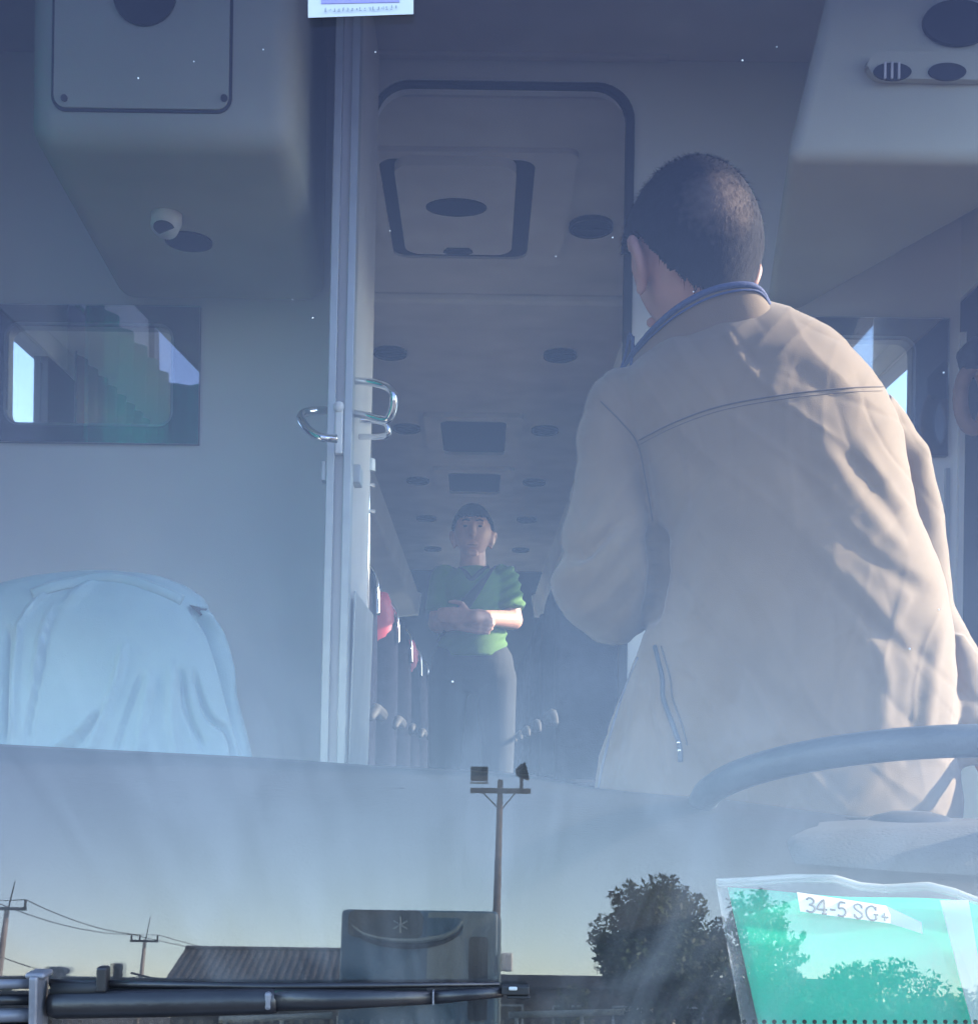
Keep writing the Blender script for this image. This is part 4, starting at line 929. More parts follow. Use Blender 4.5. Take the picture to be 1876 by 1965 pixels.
JF = [([(1268, 1112), (1340, 1190), (1430, 1280), (1560, 1400), (1640, 1470)], 17, -8), ([(1290, 1105), (1370, 1190), (1460, 1280), (1580, 1395)], 26, 7),
      ([(1360, 890), (1310, 970), (1262, 1070)], 14, -9), ([(1395, 900), (1345, 980), (1280, 1080)], 16, 7), ([(1430, 830), (1450, 900), (1470, 1000)], 22, 5), ([(1405, 840), (1420, 910)], 14, -5),
      ([(1470, 870), (1530, 1000), (1620, 1100)], 15, 8), ([(1510, 850), (1570, 960), (1660, 1070)], 15, -8), ([(1560, 830), (1620, 920), (1690, 1010), (1760, 1080)], 14, 9), ([(1600, 830), (1660, 920), (1740, 1020)], 13, -8), ([(1640, 830), (1700, 930), (1750, 990)], 11, 8),
      ([(1585, 1070), (1660, 1140), (1720, 1210), (1760, 1260)], 13, 9), ([(1570, 1100), (1640, 1170), (1690, 1240)], 12, -9), ([(1620, 1010), (1700, 1085), (1780, 1140)], 14, -9), ([(1600, 985), (1690, 1062), (1780, 1115)], 12, 8),
      ([(1630, 1170), (1690, 1260), (1700, 1330), (1690, 1440)], 13, 11), ([(1655, 1180), (1730, 1240), (1790, 1270)], 12, -8), ([(1660, 1280), (1665, 1360), (1660, 1450)], 12, -8), ([(1745, 1130), (1725, 1180), (1700, 1215)], 10, 7), ([(1560, 1160), (1545, 1260), (1550, 1350)], 20, 4), ([(1810, 1190), (1790, 1300), (1775, 1440)], 11, 9), ([(1775, 1200), (1760, 1310), (1745, 1440)], 12, -6),
      ([(1210, 1265), (1190, 1400), (1172, 1525)], 9, -9), ([(1230, 1275), (1215, 1400), (1205, 1525)], 10, 8), ([(1243, 1290), (1252, 1400), (1285, 1530)], 8, -10), ([(1262, 1300), (1275, 1420), (1310, 1530)], 12, 5), ([(1330, 1430), (1370, 1530)], 7, -7), ([(1350, 1430), (1400, 1530)], 9, 5),
      ([(1225, 1215), (1255, 1240), (1275, 1300)], 9, 6), ([(1420, 1400), (1440, 1470), (1470, 1500)], 12, -6), ([(1460, 1390), (1490, 1480)], 12, 5), ([(1500, 1410), (1515, 1490)], 9, -6), ([(1535, 1420), (1560, 1500)], 10, 5), ([(1590, 1420), (1600, 1480)], 9, -5), ([(1735, 1410), (1740, 1470)], 7, -5),
      ([(1500, 690), (1560, 730), (1620, 800)], 16, -5), ([(1530, 670), (1600, 720), (1660, 790)], 16, 5), ([(1490, 700), (1480, 760)], 20, 4),
      ([(1112, 1050), (1150, 990), (1200, 930), (1232, 890)], 10, 7), ([(1105, 1020), (1140, 950), (1180, 900)], 10, -7), ([(1088, 1062), (1120, 1066), (1150, 1040), (1200, 990)], 9, -12), ([(1075, 1120), (1130, 1080), (1200, 1030), (1245, 985)], 12, 8), ([(1080, 1170), (1140, 1130), (1200, 1070), (1245, 1020)], 11, -8), ([(1100, 1190), (1160, 1150), (1220, 1090)], 10, 7), ([(1130, 1215), (1190, 1170), (1240, 1110)], 10, -7),
      ([(1150, 800), (1165, 880), (1160, 960)], 12, 4), ([(1256, 1005), (1264, 1090), (1245, 1200)], 10, -24), ([(1240, 880), (1250, 950), (1258, 1010)], 8, -6)]
def jk_post(me):
    folds(me, [(p, w*1.25, a*(0.33 if a > -12 else 1)) for p, w, a in JF], 0.35)
    co = get_co(me); no = get_no(me); q = to_pic(co)
    def ridge(th, lam, ph, k):
        c_, s_ = math.cos(th), math.sin(th); uu = q[:, 0]*c_ + q[:, 1]*s_; vv = -q[:, 0]*s_ + q[:, 1]*c_
        w_ = uu/lam + 0.9*np.sin(vv/(lam*3.1) + ph) + 0.6*np.sin(uu/(lam*2.3) - vv/(lam*5.0) + 2*ph)
        m_ = np.clip(0.5 + 0.9*np.sin(vv/(lam*4.3) + 1.7*ph)*np.sin(uu/(lam*3.7) - ph), 0, 1)
        return (1 - np.abs(np.sin(w_)))**k * m_
    rd = 0.0022*ridge(R_(-38), 34, 0.4, 3) - 0.0018*ridge(R_(-52), 41, 2.1, 3) + 0.0012*ridge(R_(8), 27, 1.2, 4) - 0.0012*ridge(R_(-25), 21, 4.0, 4) + 0.0008*ridge(R_(60), 17, 3.0, 3)
    co += no * rd[:, None]
    wob = 0.0010*np.sin(q[:, 0]/23 + 2*np.sin(q[:, 1]/41)) * np.sin(q[:, 1]/37 + q[:, 0]/71) + 0.0003*np.sin(q[:, 0]/9 + q[:, 1]/14)*np.sin(q[:, 1]/31)
    co += no * wob[:, None]; me.vertices.foreach_set('co', co.ravel()); me.update()
jacket = fused('jacket', jk, 0.004, MT['jacket'], man, 16, jk_post)
jbv = bvh_of(jacket)
def seam(pts, name, m, r, parent=jacket, off=0.0012, n=40):
    pl = [(p.x, p.y) for p in spline([Vector((a, b, 0)) for a, b in pts], n)]
    q = [on_surf(jbv, x, y, off) for x, y in pl]; q = [p for p in q if p is not None]
    good = [q[0]] if q else []
    for p in q[1:]:
        if (p - good[-1]).length < 0.05: good.append(p)
    if len(good) > 2: return MB().tube(good, r, n=6).obj(name, m, parent, smooth=True)
seam([(1225, 845), (1290, 812), (1380, 780), (1500, 758), (1620, 745), (1695, 742)], 'yoke_seam', MT['jseam'], 0.0011)
seam([(1227, 853), (1292, 820), (1382, 788), (1500, 766), (1620, 753), (1693, 750)], 'yoke_stitch', MT['jseam'], 0.0005)
seam([(1152, 770), (1190, 808), (1222, 850), (1238, 920), (1252, 1000)], 'sleeve_seam', MT['jseam'], 0.0010)
seam([(1256, 1240), (1270, 1300), (1272, 1340), (1290, 1390), (1303, 1430), (1305, 1462)], 'pocket_zip', MT['steel'], 0.0034, off=0.001)
seam([(1268, 1240), (1285, 1300), (1290, 1340), (1308, 1390), (1318, 1430)], 'pocket_edge', MT['jseam'], 0.0012)
for x, y in ((1301, 1425), (1303, 1440)):
    p = on_surf(jbv, x, y, 0.004)
    if p: MB().ball(p, 0.0028, 6).obj('zip_puller', MT['chrome'], jacket, smooth=True)
seam([(1224, 1262), (1196, 1330), (1174, 1400), (1156, 1470), (1146, 1530)], 'front_zip', MT['wipergrey'], 0.0026)
# collar: a standing band round the neck with a navy edge
topc = [(1196, 712, .06), (1214, 680, .01), (1250, 636, -.045), (1300, 592, -.085), (1360, 560, -.10), (1420, 548, -.10), (1455, 556, -.085), (1476, 592, -.05), (1484, 625, .0)]
botc = [(1165, 752, .07), (1205, 735, .02), (1265, 712, -.03), (1330, 690, -.062), (1400, 665, -.078), (1455, 645, -.078), (1490, 632, -.06), (1505, 634, -.03), (1500, 650, .02)]
tp = spline([P(x, y, dm + d_) for x, y, d_ in topc], 40); bp = spline([P(x, y, dm + d_) for x, y, d_ in botc], 40)
rows = [[a.lerp(b_, f) + Vector((0, -0.003*math.sin(math.pi*f), 0)) for a, b_ in zip(tp, bp)] for f in (0, .1, .22, .36, .5, .7, 1.0)]
rows_in = [[p + Vector((0.0, 0.008, 0)) for p in r] for r in rows]
lp = [[r[i] for r in rows] + [r[i] for r in reversed(rows_in)] for i in range(41)]
col_o = MB().loft(lp).obj('collar', MT['jacket'], jacket, smooth=True)
MB().tube([p + Vector((0, -0.001, 0.001)) for p in tp], 0.0042, n=8).obj('collar_edge', MT['navy'], jacket, smooth=True)
MB().tube([a.lerp(b_, 0.11) + Vector((0, -0.004, 0)) for a, b_ in zip(tp, bp)][:34], 0.0016, n=6).obj('collar_stripe', MT['navy'], jacket, smooth=True)
# trousers, shoes
tr = MB()
capsule(tr, pel + Vector((-.07, 0, 0)), pel + Vector((.07, 0, 0)), 0.128, 0.128)
for s in (-1, 1):
    hp_ = pel + Vector((s * 0.085, 0, -0.02)); kn = Vector((hp_.x + s * 0.02, dm, 1.22)); an = Vector((kn.x, dm + 0.05, 0.89))
    capsule(tr, hp_, kn, 0.098, 0.075); capsule(tr, kn, an, 0.075, 0.06)
fused('trousers', tr, 0.009, MT['darkcloth'], man, 4)
for s in (-1, 1):
    x = pel.x + s * 0.105
    MB().ball((x, dm + 0.11, 0.835), (0.045, 0.13, 0.036), 10).obj('shoe', MT['blackp'], man, smooth=True)
MB().tube(spline([P(1216, 668, dm + 0.03), P(1208, 640, dm + 0.05), P(1200, 680, dm + 0.06), P(1182, 740, dm + 0.05), P(1172, 790, dm + 0.07)], 20), 0.0022, n=6).obj('neck_cord', MT['navy'], man, smooth=True)
MB().tube(spline([P(1214, 650, dm + 0.02), P(1212, 690, dm + 0.015), P(1208, 730, dm + 0.03)], 12), 0.0085, n=8, sy=0.3).obj('shirt_collar', MT['navy'], man, smooth=True)

# ---- the person in the green polo in the aisle
da = 5.30
pa_ = empty('person', (P(907, 1200, da).x, da, ZF), 'person in lime green polo shirt standing in the aisle, hands at the waist', 'person')
b2 = MB(); h2 = P(907, 1024, da); AZ2 = math.atan2(-1, 0.0)
L2 = head_shape(b2, h2, AZ2, 0.97)
nk = P(907, 1092, da + 0.01); capsule(b2, nk, h2 + Vector((0, 0.015, -0.05)), 0.058, 0.054)
s2l, s2r = P(853, 1112, da + 0.01), P(966, 1112, da + 0.01)
pv = Vector((P(907, 1205, da).x, da + 0.01, 2.07)); capsule(b2, nk + Vector((0, 0, -.08)), pv, 0.085, 0.10); capsule(b2, s2l, s2r, 0.05, 0.05)
e2l, e2r = P(840, 1196, da - 0.02), P(984, 1190, da - 0.03)
w2l, w2r = P(878, 1196, da - 0.20), P(909, 1184, da - 0.22)
for a, e, w in ((s2l, e2l, w2l), (s2r, e2r, w2r)): capsule(b2, a, e, 0.048, 0.042); capsule(b2, e, w, 0.043, 0.029)
hand(b2, w2r, Vector((-1, 0.0, 0.06)), (0.1, 1, -0.3), (0, 0.1, 1), 0.45, 1.0)
hand(b2, w2l, Vector((1, -0.05, -0.1)), (0.0, 1, 0.3), (0, -0.1, 1), 0.6, 1.0)
for s in (-1, 1):
    hp_ = pv + Vector((s*0.085, 0, -0.08)); kn = Vector((hp_.x + s*.01, da, 1.52)); an = Vector((kn.x, da + 0.03, 1.13))
    hp_ = hp_ + Vector((s*.018, 0, 0)); kn = kn + Vector((s*.022, 0, 0)); capsule(b2, hp_, kn, 0.072, 0.048); capsule(b2, kn, an, 0.048, 0.036); capsule(b2, an + Vector((0, 0, -.04)), an + Vector((0, -.14, -.045)), 0.034, 0.03)
fused('body', b2, 0.0055, MT['skin'], pa_, 2)
def hline2(f, l, z):
    if f > 0.045: return z > 0.062
    if f > 0.005: return z > 0.030 - (f - 0.005) * -0.4
    if f > -0.02: return z > 0.02
    return z > -0.015
hair_cap('hair', h2, AZ2, 0.97, MT['hair'], pa_, hline2, 0.014)
for s in (-1, 1):
    MB().ball(L2(.080, s*.031, .018), (.011, .008, .006), 6).obj('eye', MT['blackp'], pa_, smooth=True)
    MB().tube([L2(.090, s*.046, .040), L2(.094, s*.030, .045), L2(.094, s*.014, .040)], .0035, n=6).obj('eyebrow', MT['hair'], pa_, smooth=True)
MB().tube([L2(.094, -.022, -.066), L2(.0975, 0, -.067), L2(.094, .022, -.066)], .0022, n=6).obj('mouth', MT['brown'], pa_, smooth=True)
pj = MB()
tab = [(1088, 885, 930, .06), (1098, 862, 955, .085), (1112, 845, 972, .105), (1140, 842, 972, .115), (1180, 843, 968, .118), (1215, 841, 971, .125), (1262, 840, 972, .135)]
ys = np.linspace(1088, 1262, 30); xl, xr_, th_ = interp(tab, ys); rings = []
for y, a0, a1, th in zip(ys, xl, xr_, th_):
    qa, qb = P(a0, y, da + .01), P(a1, y, da + .01)
    rings.append([(lambda c, a: (c.x, da + .01 + th*math.sin(a), c.z))(qa.lerp(qb, .5 + .5*math.cos(a)), a) for a in np.linspace(0, 2*math.pi, 41)[:-1]])
pj.loft(list(reversed(rings)))
for a, e in ((s2l, e2l), (s2r, e2r)):
    pj.ball(a, 0.066, 10); pj.tube([a, a.lerp(e, 0.4), a.lerp(e, 0.78)], [0.066, 0.064, 0.066], n=16)
def pj_post(me):
    co = get_co(me); no = get_no(me); q = to_pic(co)
    co += no * (0.005*np.sin(q[:, 1]/3.2 + q[:, 0]/6.0)*np.clip((q[:, 0]-945)/20, 0.15, 1))[:, None]
    me.vertices.foreach_set('co', co.ravel()); me.update()
polo = fused('polo_shirt', pj, 0.007, MT['lime'], pa_, 3, pj_post)
MB().tube(spline([P(880, 1094, da - .02), P(893, 1100, da - .085), P(905, 1112, da - .10), P(922, 1098, da - .085), P(936, 1090, da - .02)], 20), 0.014, n=8, sy=0.5).obj('polo_collar', MT['darkcloth'], polo, smooth=True)
t2 = MB(); capsule(t2, pv + Vector((-.06, 0, -.02)), pv + Vector((.06, 0, -.02)), .122, .122)
for s in (-1, 1):
    hp_ = pv + Vector((s*0.085, 0, -0.08)); kn = Vector((hp_.x + s*.01, da, 1.52)); an = Vector((kn.x, da + 0.03, 1.13))
    hp_ = hp_ + Vector((s*.018, 0, 0)); kn = kn + Vector((s*.022, 0, 0)); capsule(t2, hp_, kn, .092, .066); capsule(t2, kn, an, .066, .056)
fused('trousers', t2, 0.012, MT['darkcloth'], pa_, 4)
for s in (-1, 1): MB().ball((pv.x + s*.095, da - 0.05, ZF + 0.04), (.045, .13, .038), 8).obj('shoe', MT['blackp'], pa_, smooth=True)
MB().tube(spline([P(945, 1092, da + .02), P(938, 1100, da - .09), P(900, 1150, da - .135), P(862, 1200, da - .12), P(845, 1225, da - .02)], 24), 0.024, n=8, sy=0.22, up=(0.7, 0.1, 0.7)).obj('bag_strap', MT['darkcloth'], pa_, smooth=True)

# ---- tan bag hung at the right edge
hb = MB(); c = P(1866, 765, 2.78)
ring = [P(1868 + 26*math.cos(a), 765 + 58*math.sin(a), 2.78) for a in np.linspace(0, 2*math.pi, 25)]
hb.tube(ring, 0.017, n=10, cap=False)
hbo = hb.obj('hanging_bag', MT['brown'], None, smooth=True); tag(hbo, 'tan rounded bag hanging on the wall at the right edge', 'bag')
MB().tube([P(1870, 715, 2.78), P(1866, 680, 2.79), P(1872, 650, 2.80)], [0.03, 0.036, 0.012], n=12).obj('bag_top', MT['darkcloth'], hbo, smooth=True)

# ------------------------------------------------------------------ the yard behind the camera, met in the windscreen's reflection
def gz(p, z=0.0): return Vector((p.x, p.y, z))
# floodlight pole
D = 41.0
p0 = M(960, 1497, D); pole = empty('floodlight_pole', gz(p0), 'wooden pole with crossarm and two black floodlights, mirrored in the windscreen', 'floodlight pole')
xp, yp, zt = p0.x, p0.y, p0.z
MB().tube([(xp - 0.18, yp, 0), (xp - 0.09, yp, zt*0.5), (xp, yp, zt)], [0.17, 0.14, 0.10], n=14).obj('pole_shaft', MT['wood'], pole, smooth=True)
ca = M(960, 1519, D).z; xl_, xr2 = M(902, 1515, D).x, M(1018, 1519, D).x
box('crossarm', (xl_, yp + 0.09, ca - 0.09), (xr2, yp + 0.22, ca + 0.09), MT['steel'], pole, bevel=0.01)
for s, xe in ((-1, xl_ + 0.45), (1, xr2 - 0.55)): MB().tube([(xe, yp + 0.23, ca - 0.08), (xp + s*0.08, yp + 0.12, ca - 0.62)], 0.025, n=6).obj('arm_brace', MT['steel'], pole)
fz0, fz1 = M(918, 1500, D).z, M(918, 1474, D).z; fx0, fx1 = M(903, 1485, D).x, M(936, 1485, D).x
f1 = box('floodlight', (fx0, yp + 0.05, fz0), (fx1, yp + 0.32, fz1), MT['blackp'], pole, bevel=0.03)
box('light_face', (fx0 + 0.05, yp + 0.321, fz0 + 0.05), (fx1 - 0.05, yp + 0.33, fz1 - 0.05), MT['blackglass'], f1)
box('light_bracket', (fx0 - 0.02, yp + 0.10, fz0 - 0.10), (fx1 + 0.02, yp + 0.16, fz0 - 0.04), MT['alu'], pole)
fx = M(1000, 1487, D).x; fzc = M(1000, 1484, D).z
f2 = MB().tube([(fx - 0.20, yp + 0.15, fzc), (fx - 0.02, yp + 0.14, fzc + 0.02), (fx + 0.16, yp + 0.12, fzc + 0.05), (fx + 0.20, yp + 0.12, fzc + 0.06)], [0.12, 0.26, 0.33, 0.33], n=14).obj('floodlight', MT['blackp'], pole, bevel=0.01)
MB().box((fx - 0.06, yp + 0.10, ca + 0.08), (fx + 0.06, yp + 0.18, fzc - 0.2)).obj('light_bracket', MT['steel'], pole)
# two power poles with wires
def power_pole(xd, ytop, yarm, D, extra, label):
    a = M(xd, yarm, D); o = empty('power_pole', gz(a), label, 'power pole', 'power poles with wires behind the yard')
    xx = a.x; za = a.z
    MB().tube([(xx - 0.02*za - 0.1, a.y, 0), (xx, a.y, za + 0.15)], [0.22, 0.14], n=12).obj('pole_shaft', MT['concrete'], o, smooth=True)
    zt = M(xd + 8, ytop, D).z
    MB().tube([(xx + 0.05, a.y, za), (xx + 0.30, a.y, zt)], [0.055, 0.03], n=8).obj('lightning_spike', MT['steel'], o)
    hw = 1.15
    box('crossarm', (xx - hw, a.y + 0.12, za - 0.10), (xx + hw, a.y + 0.28, za + 0.08), MT['steel'], o)
    for q in ((-1, 1) if not extra else (-1, -0.35, 1)):
        MB().tube([(xx + q*(hw-0.08), a.y + 0.2, za + 0.08), (xx + q*(hw-0.08), a.y + 0.2, za + 0.50)], [0.09, 0.07], n=8).obj('insulator', MT['steel'], o)
    if extra:
        zl = M(xd, yarm + 65, D).z; MB().tube([(xx - 0.9, a.y + 0.2, zl + 0.15), (xx + 0.9, a.y + 0.2, zl - 0.25)], 0.09, n=6).obj('lower_arm', MT['steel'], o)
    return o, [Vector((xx + q*(hw-0.08), a.y + 0.2, za + 0.52)) for q in (-1, 1)] + [Vector((xx, a.y, za*0.62))]
pA, iA = power_pole(14, 1690, 1744, 68.0, False, 'nearer concrete power pole at the left edge with a thin spike, mirrored')
pB, iB = power_pole(278, 1760, 1806, 100.0, True, 'farther concrete power pole beside the shed roof, mirrored in glass')
pC = [M(700, 1870, 170.0), M(700, 1874, 170.0), M(700, 1905, 170.0)]
pD = [M(-380, 1640, 50.0), M(-380, 1650, 50.0), M(-380, 1730, 50.0)]
def wire(a, b_, sag):
    pts = [a.lerp(b_, i/20) - Vector((0, 0, sag*4*(i/20)*(1-i/20))) for i in range(21)]
    return MB().tube(pts, 0.028, n=5).obj('power_line', MT['steel'], None)
for i, which in enumerate(('thin upper power line ', 'second power line ', 'lowest slack power line ')):
    for a, b_, what in ((iA[i], iB[i], 'between the two concrete poles'), (iB[i], pC[i], 'running on past the shed roof'), (pD[i], iA[i], 'coming in from the left edge')):
        tag(wire(a, b_, 0.5 + 0.1*i), which + what, 'power line', 'power lines of the mirrored poles')
# shed with corrugated roof
D = 55.0
r0, r1 = M(356, 1822, D), M(700, 1832, D)
e0 = M(318, 1893, D - 4)
shed = empty('shed', gz((r0 + r1) / 2), 'shed with grey corrugated roof beside the mirrored coach', 'shed')
xw0, xw1 = r0.x, r1.x + 3; zr = r0.z; ze = e0.z - 0.1; yr0, yr1 = -D, -(D - 5)
def roof_side(yA, zA, yB, zB, x0, x1, skew):
    vs = []; n = int((x1 - x0) / 0.085); 
    for i in range(n + 1):
        x = x0 + (x1 - x0) * i / n; w = 0.055 * (1 if i % 4 in (0, 1) else 0)
        vs += [(x, yA, zA + w), (x + skew, yB, zB + w), (x, yA, zA + w - 0.03), (x + skew, yB, zB + w - 0.03)]
    fs = []
    for i in range(n):
        a, c_ = 4*i, 4*i+4; fs += [(a, a+1, c_+1, c_), (a+3, a+2, c_+2, c_+3), (a+1, a+3, c_+3, c_+1)]
    return MB().add(vs, fs)
sk_ = e0.x - r0.x
roof_side(yr0, zr, yr1, ze, xw0, xw1, sk_).obj('roof', MT['roofiron'], shed)
roof_side(yr0 - 5, ze, yr0 - 0.02, zr, xw0, xw1, 0).obj('roof', MT['roofiron'], shed)
MB().tube([(xw0, yr0, zr + 0.08), (xw1, yr0, zr + 0.08)], 0.10, n=8).obj('ridge_cap', MT['roofiron'], shed)
box('wall', (xw0 + sk_ + 0.4, yr0 - 4.6, 0), (xw1 + sk_ - 0.4, yr1 - 0.5, ze - 0.05), MT['shedwall'], shed)
# low dark building with a few openings, right of the coach
D = 46.0
q0, q1 = M(930, 1868, D), M(1250, 1872, D)
low = empty('low_building', gz((q0 + q1)/2), 'low brown building between the mirrored coach and the round tree', 'building')
box('wall', (q0.x - 4, -D - 6, 0), (q1.x + 8, -D, q0.z - 0.55), MT['shedwall'], low)
box('roof', (q0.x - 4.5, -D - 6.5, q0.z - 0.548), (q1.x + 8.5, -D + 0.6, q0.z - 0.05), MT['roofiron'], low, bevel=0.03)
for i in range(9):
    xx = q0.x - 2 + i * 2.3
    wf = box('window', (xx, -D + 0.002, 0.9), (xx + 1.2, -D + 0.06, 2.0), MT['alu'], low)
    box('pane', (xx + 0.08, -D + 0.061, 0.98), (xx + 1.12, -D + 0.068, 1.92), MT['blackglass'], wf)
# the parked coach
D = 22.0
c0, c1 = M(655, 1745, D), M(957, 1745, D); ct = M(800, 1746, D).z; cw = c1.x - c0.x; yb0 = -D
pc = empty('parked_coach', gz(Vector(((c0.x + c1.x)/2, -D - 5, 0))), 'dark slate coach with black rear window, mirrored low in the windscreen', 'bus')
MB().box((c0.x, -D - 11, 0.45), (c1.x, -D, ct)).obj('body_shell', MT['slate'], pc, bevel=0.10, seg=4, smooth=True)
def onb(x, y): return M(x, y, D)
def bplate(name, x0, x1, y0, y1, r, m, dep):
    a, b_ = onb(x0, y1), onb(x1, y0)
    return plate(name, rrect(a.x, b_.x, a.z, b_.z, r), [], yb0 + 0.004, yb0 + dep, m, pc)
bplate('rear_window', 667, 812, 1748, 1798, 0.14, MT['blackglass'], 0.03)
bplate('grey_panel', 818, 950, 1752, 1888, 0.06, MT['greypanel'], 0.018)
bplate('upper_panel', 818, 888, 1762, 1796, 0.08, MT['slate'], 0.026)
bplate('side_window', 897, 936, 1798, 1960, 0.08, MT['blackglass'], 0.03)
sw_ = [Vector((onb(x, y).x, yb0 + 0.05, onb(x, y).z)) for x, y in ((676, 1776), (700, 1793), (740, 1803), (790, 1806), (840, 1800), (872, 1786), (886, 1768))]
MB().tube(spline(sw_, 40), [0.05 - 0.035*abs(i/40 - 0.6)/0.6 for i in range(41)], n=10).obj('curved_trim', MT['greypanel'], pc, smooth=True)
sw_ = [p + Vector((0.02, -0.02, -0.10)) for p in sw_]
MB().tube(spline(sw_, 40), [0.06 - 0.04*abs(i/40 - 0.5)/0.5 for i in range(41)], n=10).obj('curved_trim', MT['blackglass'], pc, smooth=True)
MB().box((c1.x - 0.02, yb0 + 0.01, 0.6), (c1.x + 0.05, yb0 + 0.08, ct - 0.15)).obj('corner_strip', MT['greypanel'], pc, bevel=0.02)
mp = onb(970, 1846); mr_ = box('wing_mirror', (mp.x - 0.10, yb0 - 0.1, mp.z - 0.18), (mp.x + 0.14, yb0 + 0.02, mp.z + 0.18), MT['white'], pc, bevel=0.04, seg=3)
MB().tube([(c1.x, yb0 - 0.05, mp.z + 0.1), (mp.x, yb0 - 0.05, mp.z + 0.1)], 0.03, n=8).obj('mirror_arm', MT['steel'], mr_)
ks = onb(768, 1775)
kb = MB()
for a in (30, 90, 150):
    d_ = Vector((math.cos(R_(a)), 0, math.sin(R_(a)))) * 0.16
    kb.tube([Vector((ks.x, yb0 + 0.033, ks.z)) - d_, Vector((ks.x, yb0 + 0.033, ks.z)) + d_], 0.018, n=5)
kb.obj('star_mark', MT['greypanel'], pc)
for s in (c0.x + 0.2, c1.x - 0.2):
    for yy in (-2.5, -8.5):
        MB().tube([(s - 0.14, -D + yy, 0.5), (s + 0.14, -D + yy, 0.5)], 0.5, n=24).obj('road_wheel', MT['rubber'], pc)
box('bumper', (c0.x + 0.03, -D - 0.02, 0.5), (c1.x - 0.03, -D + 0.10, 0.95), MT['blackp'], pc, bevel=0.03)
for s in (c0.x + 0.12, c1.x - 0.40): box('tail_light', (s, -D + 0.005, 1.0), (s + 0.28, -D + 0.05, 1.22), MT['red'], pc, bevel=0.02)
# pipe barriers
def barrier(x0, x1, yy, D, bend, label):
    a, b_ = M(x0, yy + 4, D), M(x1, yy - 4, D)
    o = empty('pipe_barrier', gz((a + b_)/2), label, 'barrier')
    pts = [a, a.lerp(b_, .5), b_ - Vector((0.3, 0, 0))]
    if bend: pts = [a, b_ - Vector((0.25, 0, 0)), b_ - Vector((0.07, 0, 0.03)), b_ - Vector((0, 0, 0.12)), Vector((b_.x, b_.y, 0))]
    MB().tube(pts, 0.075, n=10).obj('top_rail', MT['pipe'], o, smooth=True)
    for f in (0.05, 0.45) if bend else (0.05, 0.5, 0.95):
        q = a.lerp(b_, f); MB().tube([q, gz(q)], 0.05, n=10).obj('post', MT['pipe'], o, smooth=True)
    return o
barrier(975, 1288, 1944, 26.0, True, 'cream pipe barrier with a rounded corner in front of the round tree')
barrier(420, 662, 1953, 26.0, False, 'cream pipe barrier left of the mirrored coach')
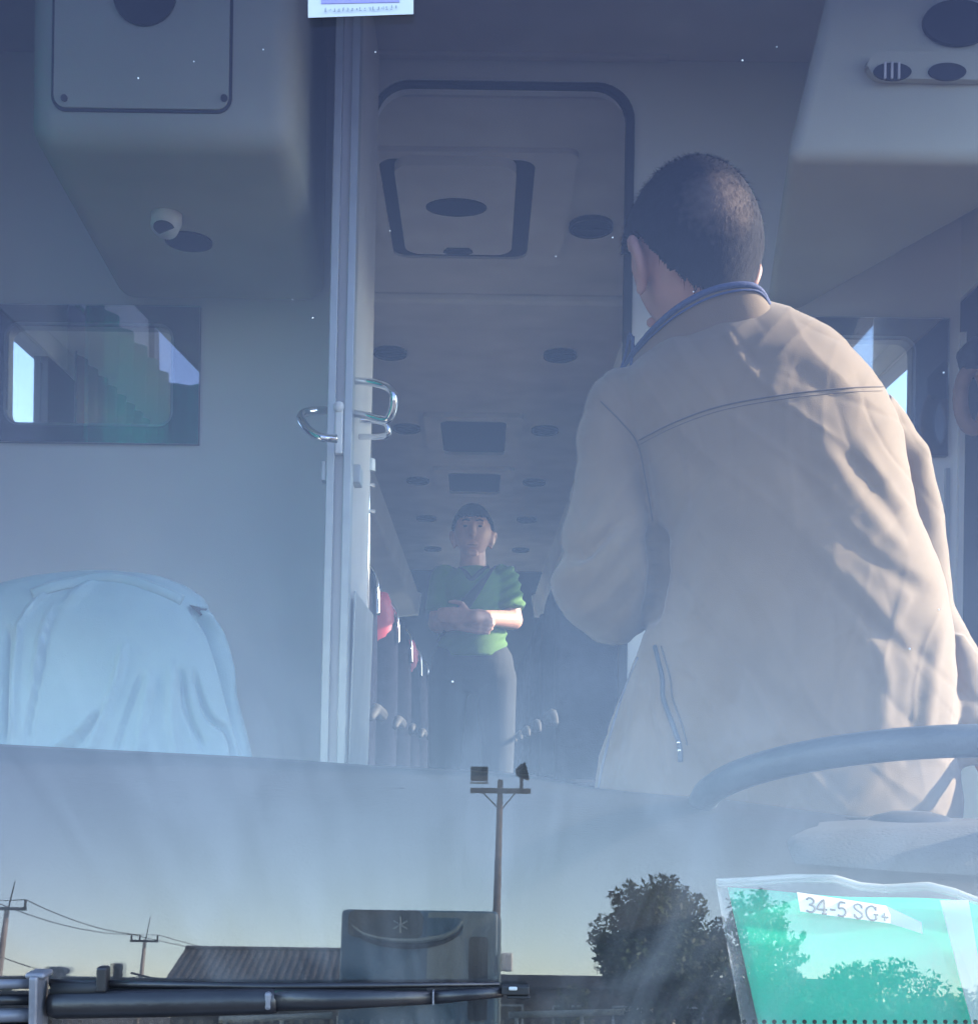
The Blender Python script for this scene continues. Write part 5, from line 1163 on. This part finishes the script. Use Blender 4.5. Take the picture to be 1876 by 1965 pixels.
# trees
def tree(xd, ytop, xl, xr2, D, label, n=9000, leafm='leaf', seed=1, lowfrac=0.22):
    random.seed(seed); rg = np.random.RandomState(seed)
    top = M(xd, ytop, D); wl, wr_ = M(xl, 1850, D).x, M(xr2, 1850, D).x; cx = (wl + wr_)/2; hw = (wr_ - wl)/2
    o = empty('leafy_tree', (cx, -D, 0), label, 'tree', 'trees along the yard')
    Ht = top.z; tk = MB()
    tk.tube([(cx, -D, 0), (cx + 0.05, -D, Ht*0.25), (cx - 0.03, -D + 0.05, Ht*0.5), (cx, -D, Ht*0.8)], [hw*0.085, hw*0.07, hw*0.05, 0.02], n=10)
    blobs = []
    for i in range(26):
        a = random.uniform(0, 2*math.pi); rr = hw * math.sqrt(random.random()) * 0.72; z = Ht * random.uniform(lowfrac + 0.1, 0.86)
        k = 1 - max(0, (z/Ht - 0.5)/0.5)**1.6 * 0.55; rr *= k
        c = Vector((cx + rr*math.cos(a), -D + rr*math.sin(a), z)); blobs.append((c, hw*random.uniform(0.24, 0.42)))
        tk.tube([(cx, -D, max(Ht*0.15, z*0.5)), ((cx*0.6 + c.x*0.4), -D*0.6 + c.y*0.4, z*0.8), c], [hw*0.03, hw*0.018, 0.01], n=5)
    for i in range(9):           # shoots that break the outline
        a = random.uniform(0.1, math.pi - 0.1); z = Ht * (0.55 + 0.42*math.sin(a)) ; x = cx + hw*0.85*math.cos(a)
        c0_ = Vector((cx + hw*0.4*math.cos(a), -D, Ht*0.6)); c1_ = Vector((x + random.uniform(-.1, .1), -D + random.uniform(-.5, .5), z))
        for t in (0.6, 0.75, 0.88, 1.0): blobs.append((c0_.lerp(c1_, t), hw*0.10*(1.4 - t)+0.05))
    tk.obj('trunk', MT['bark'], o, smooth=True)
    w = np.array([b_[1]**2 for b_ in blobs]); w /= w.sum(); idx = rg.choice(len(blobs), n, p=w)
    V = []; F = []
    for i in idx:
        c, r = blobs[i]; v = rg.normal(size=3); v /= np.linalg.norm(v); rad = r * (0.45 + 0.6*rg.rand()**0.5)
        p = np.array(c) + v*rad*np.array([1, 1, 0.85]); s = rg.uniform(0.035, 0.075) * (hw/1.7)**0.5
        a = rg.normal(size=3); a /= np.linalg.norm(a); b_ = np.cross(a, v + 0.3*rg.normal(size=3)); b_ /= np.linalg.norm(b_) + 1e-9
        k = len(V); V += [tuple(p - a*s*1.3), tuple(p + b_*s*0.6), tuple(p + a*s*1.3), tuple(p - b_*s*0.6)]; F.append((k, k+1, k+2, k+3))
    cr_ = MB().add(V, F).obj('crown', MT[leafm], o)
    return o
tree(1268, 1664, 1122, 1420, 25.0, 'round dark tree with spiky top between the pipe barrier and green bag', 16000, 'leaf', 3)
tree(1440, 1700, 1330, 1560, 27.0, 'olive tree behind the left edge of the green bag', 9000, 'leaf2', 5)
tree(1690, 1838, 1540, 1830, 26.0, 'low rounded tree mirrored across the middle of the green bag', 8000, 'leaf', 8)
tree(1850, 1888, 1740, 2010, 27.0, 'small low tree mirrored at the right end of the green bag', 6000, 'leaf', 9)
tree(20, 1862, -40, 36, 60.0, 'far dark tree at the foot of the left power pole', 3000, 'leaf', 11)
tree(1095, 1885, 1050, 1140, 40.0, 'small bushy tree in front of the low brown building', 3000, 'leaf2', 12)

tree(1560, 1898, 1470, 1660, 24.0, 'dense dark bush filling the lower left of the green bag reflection', 5000, 'leaf', 21)
tree(1790, 1922, 1660, 1900, 24.0, 'wide low bush mirrored along the lower edge of the green bag', 5000, 'leaf', 22)
tree(1960, 1915, 1860, 2080, 24.0, 'low bush at the right end of the yard beyond the bag', 4000, 'leaf', 23)
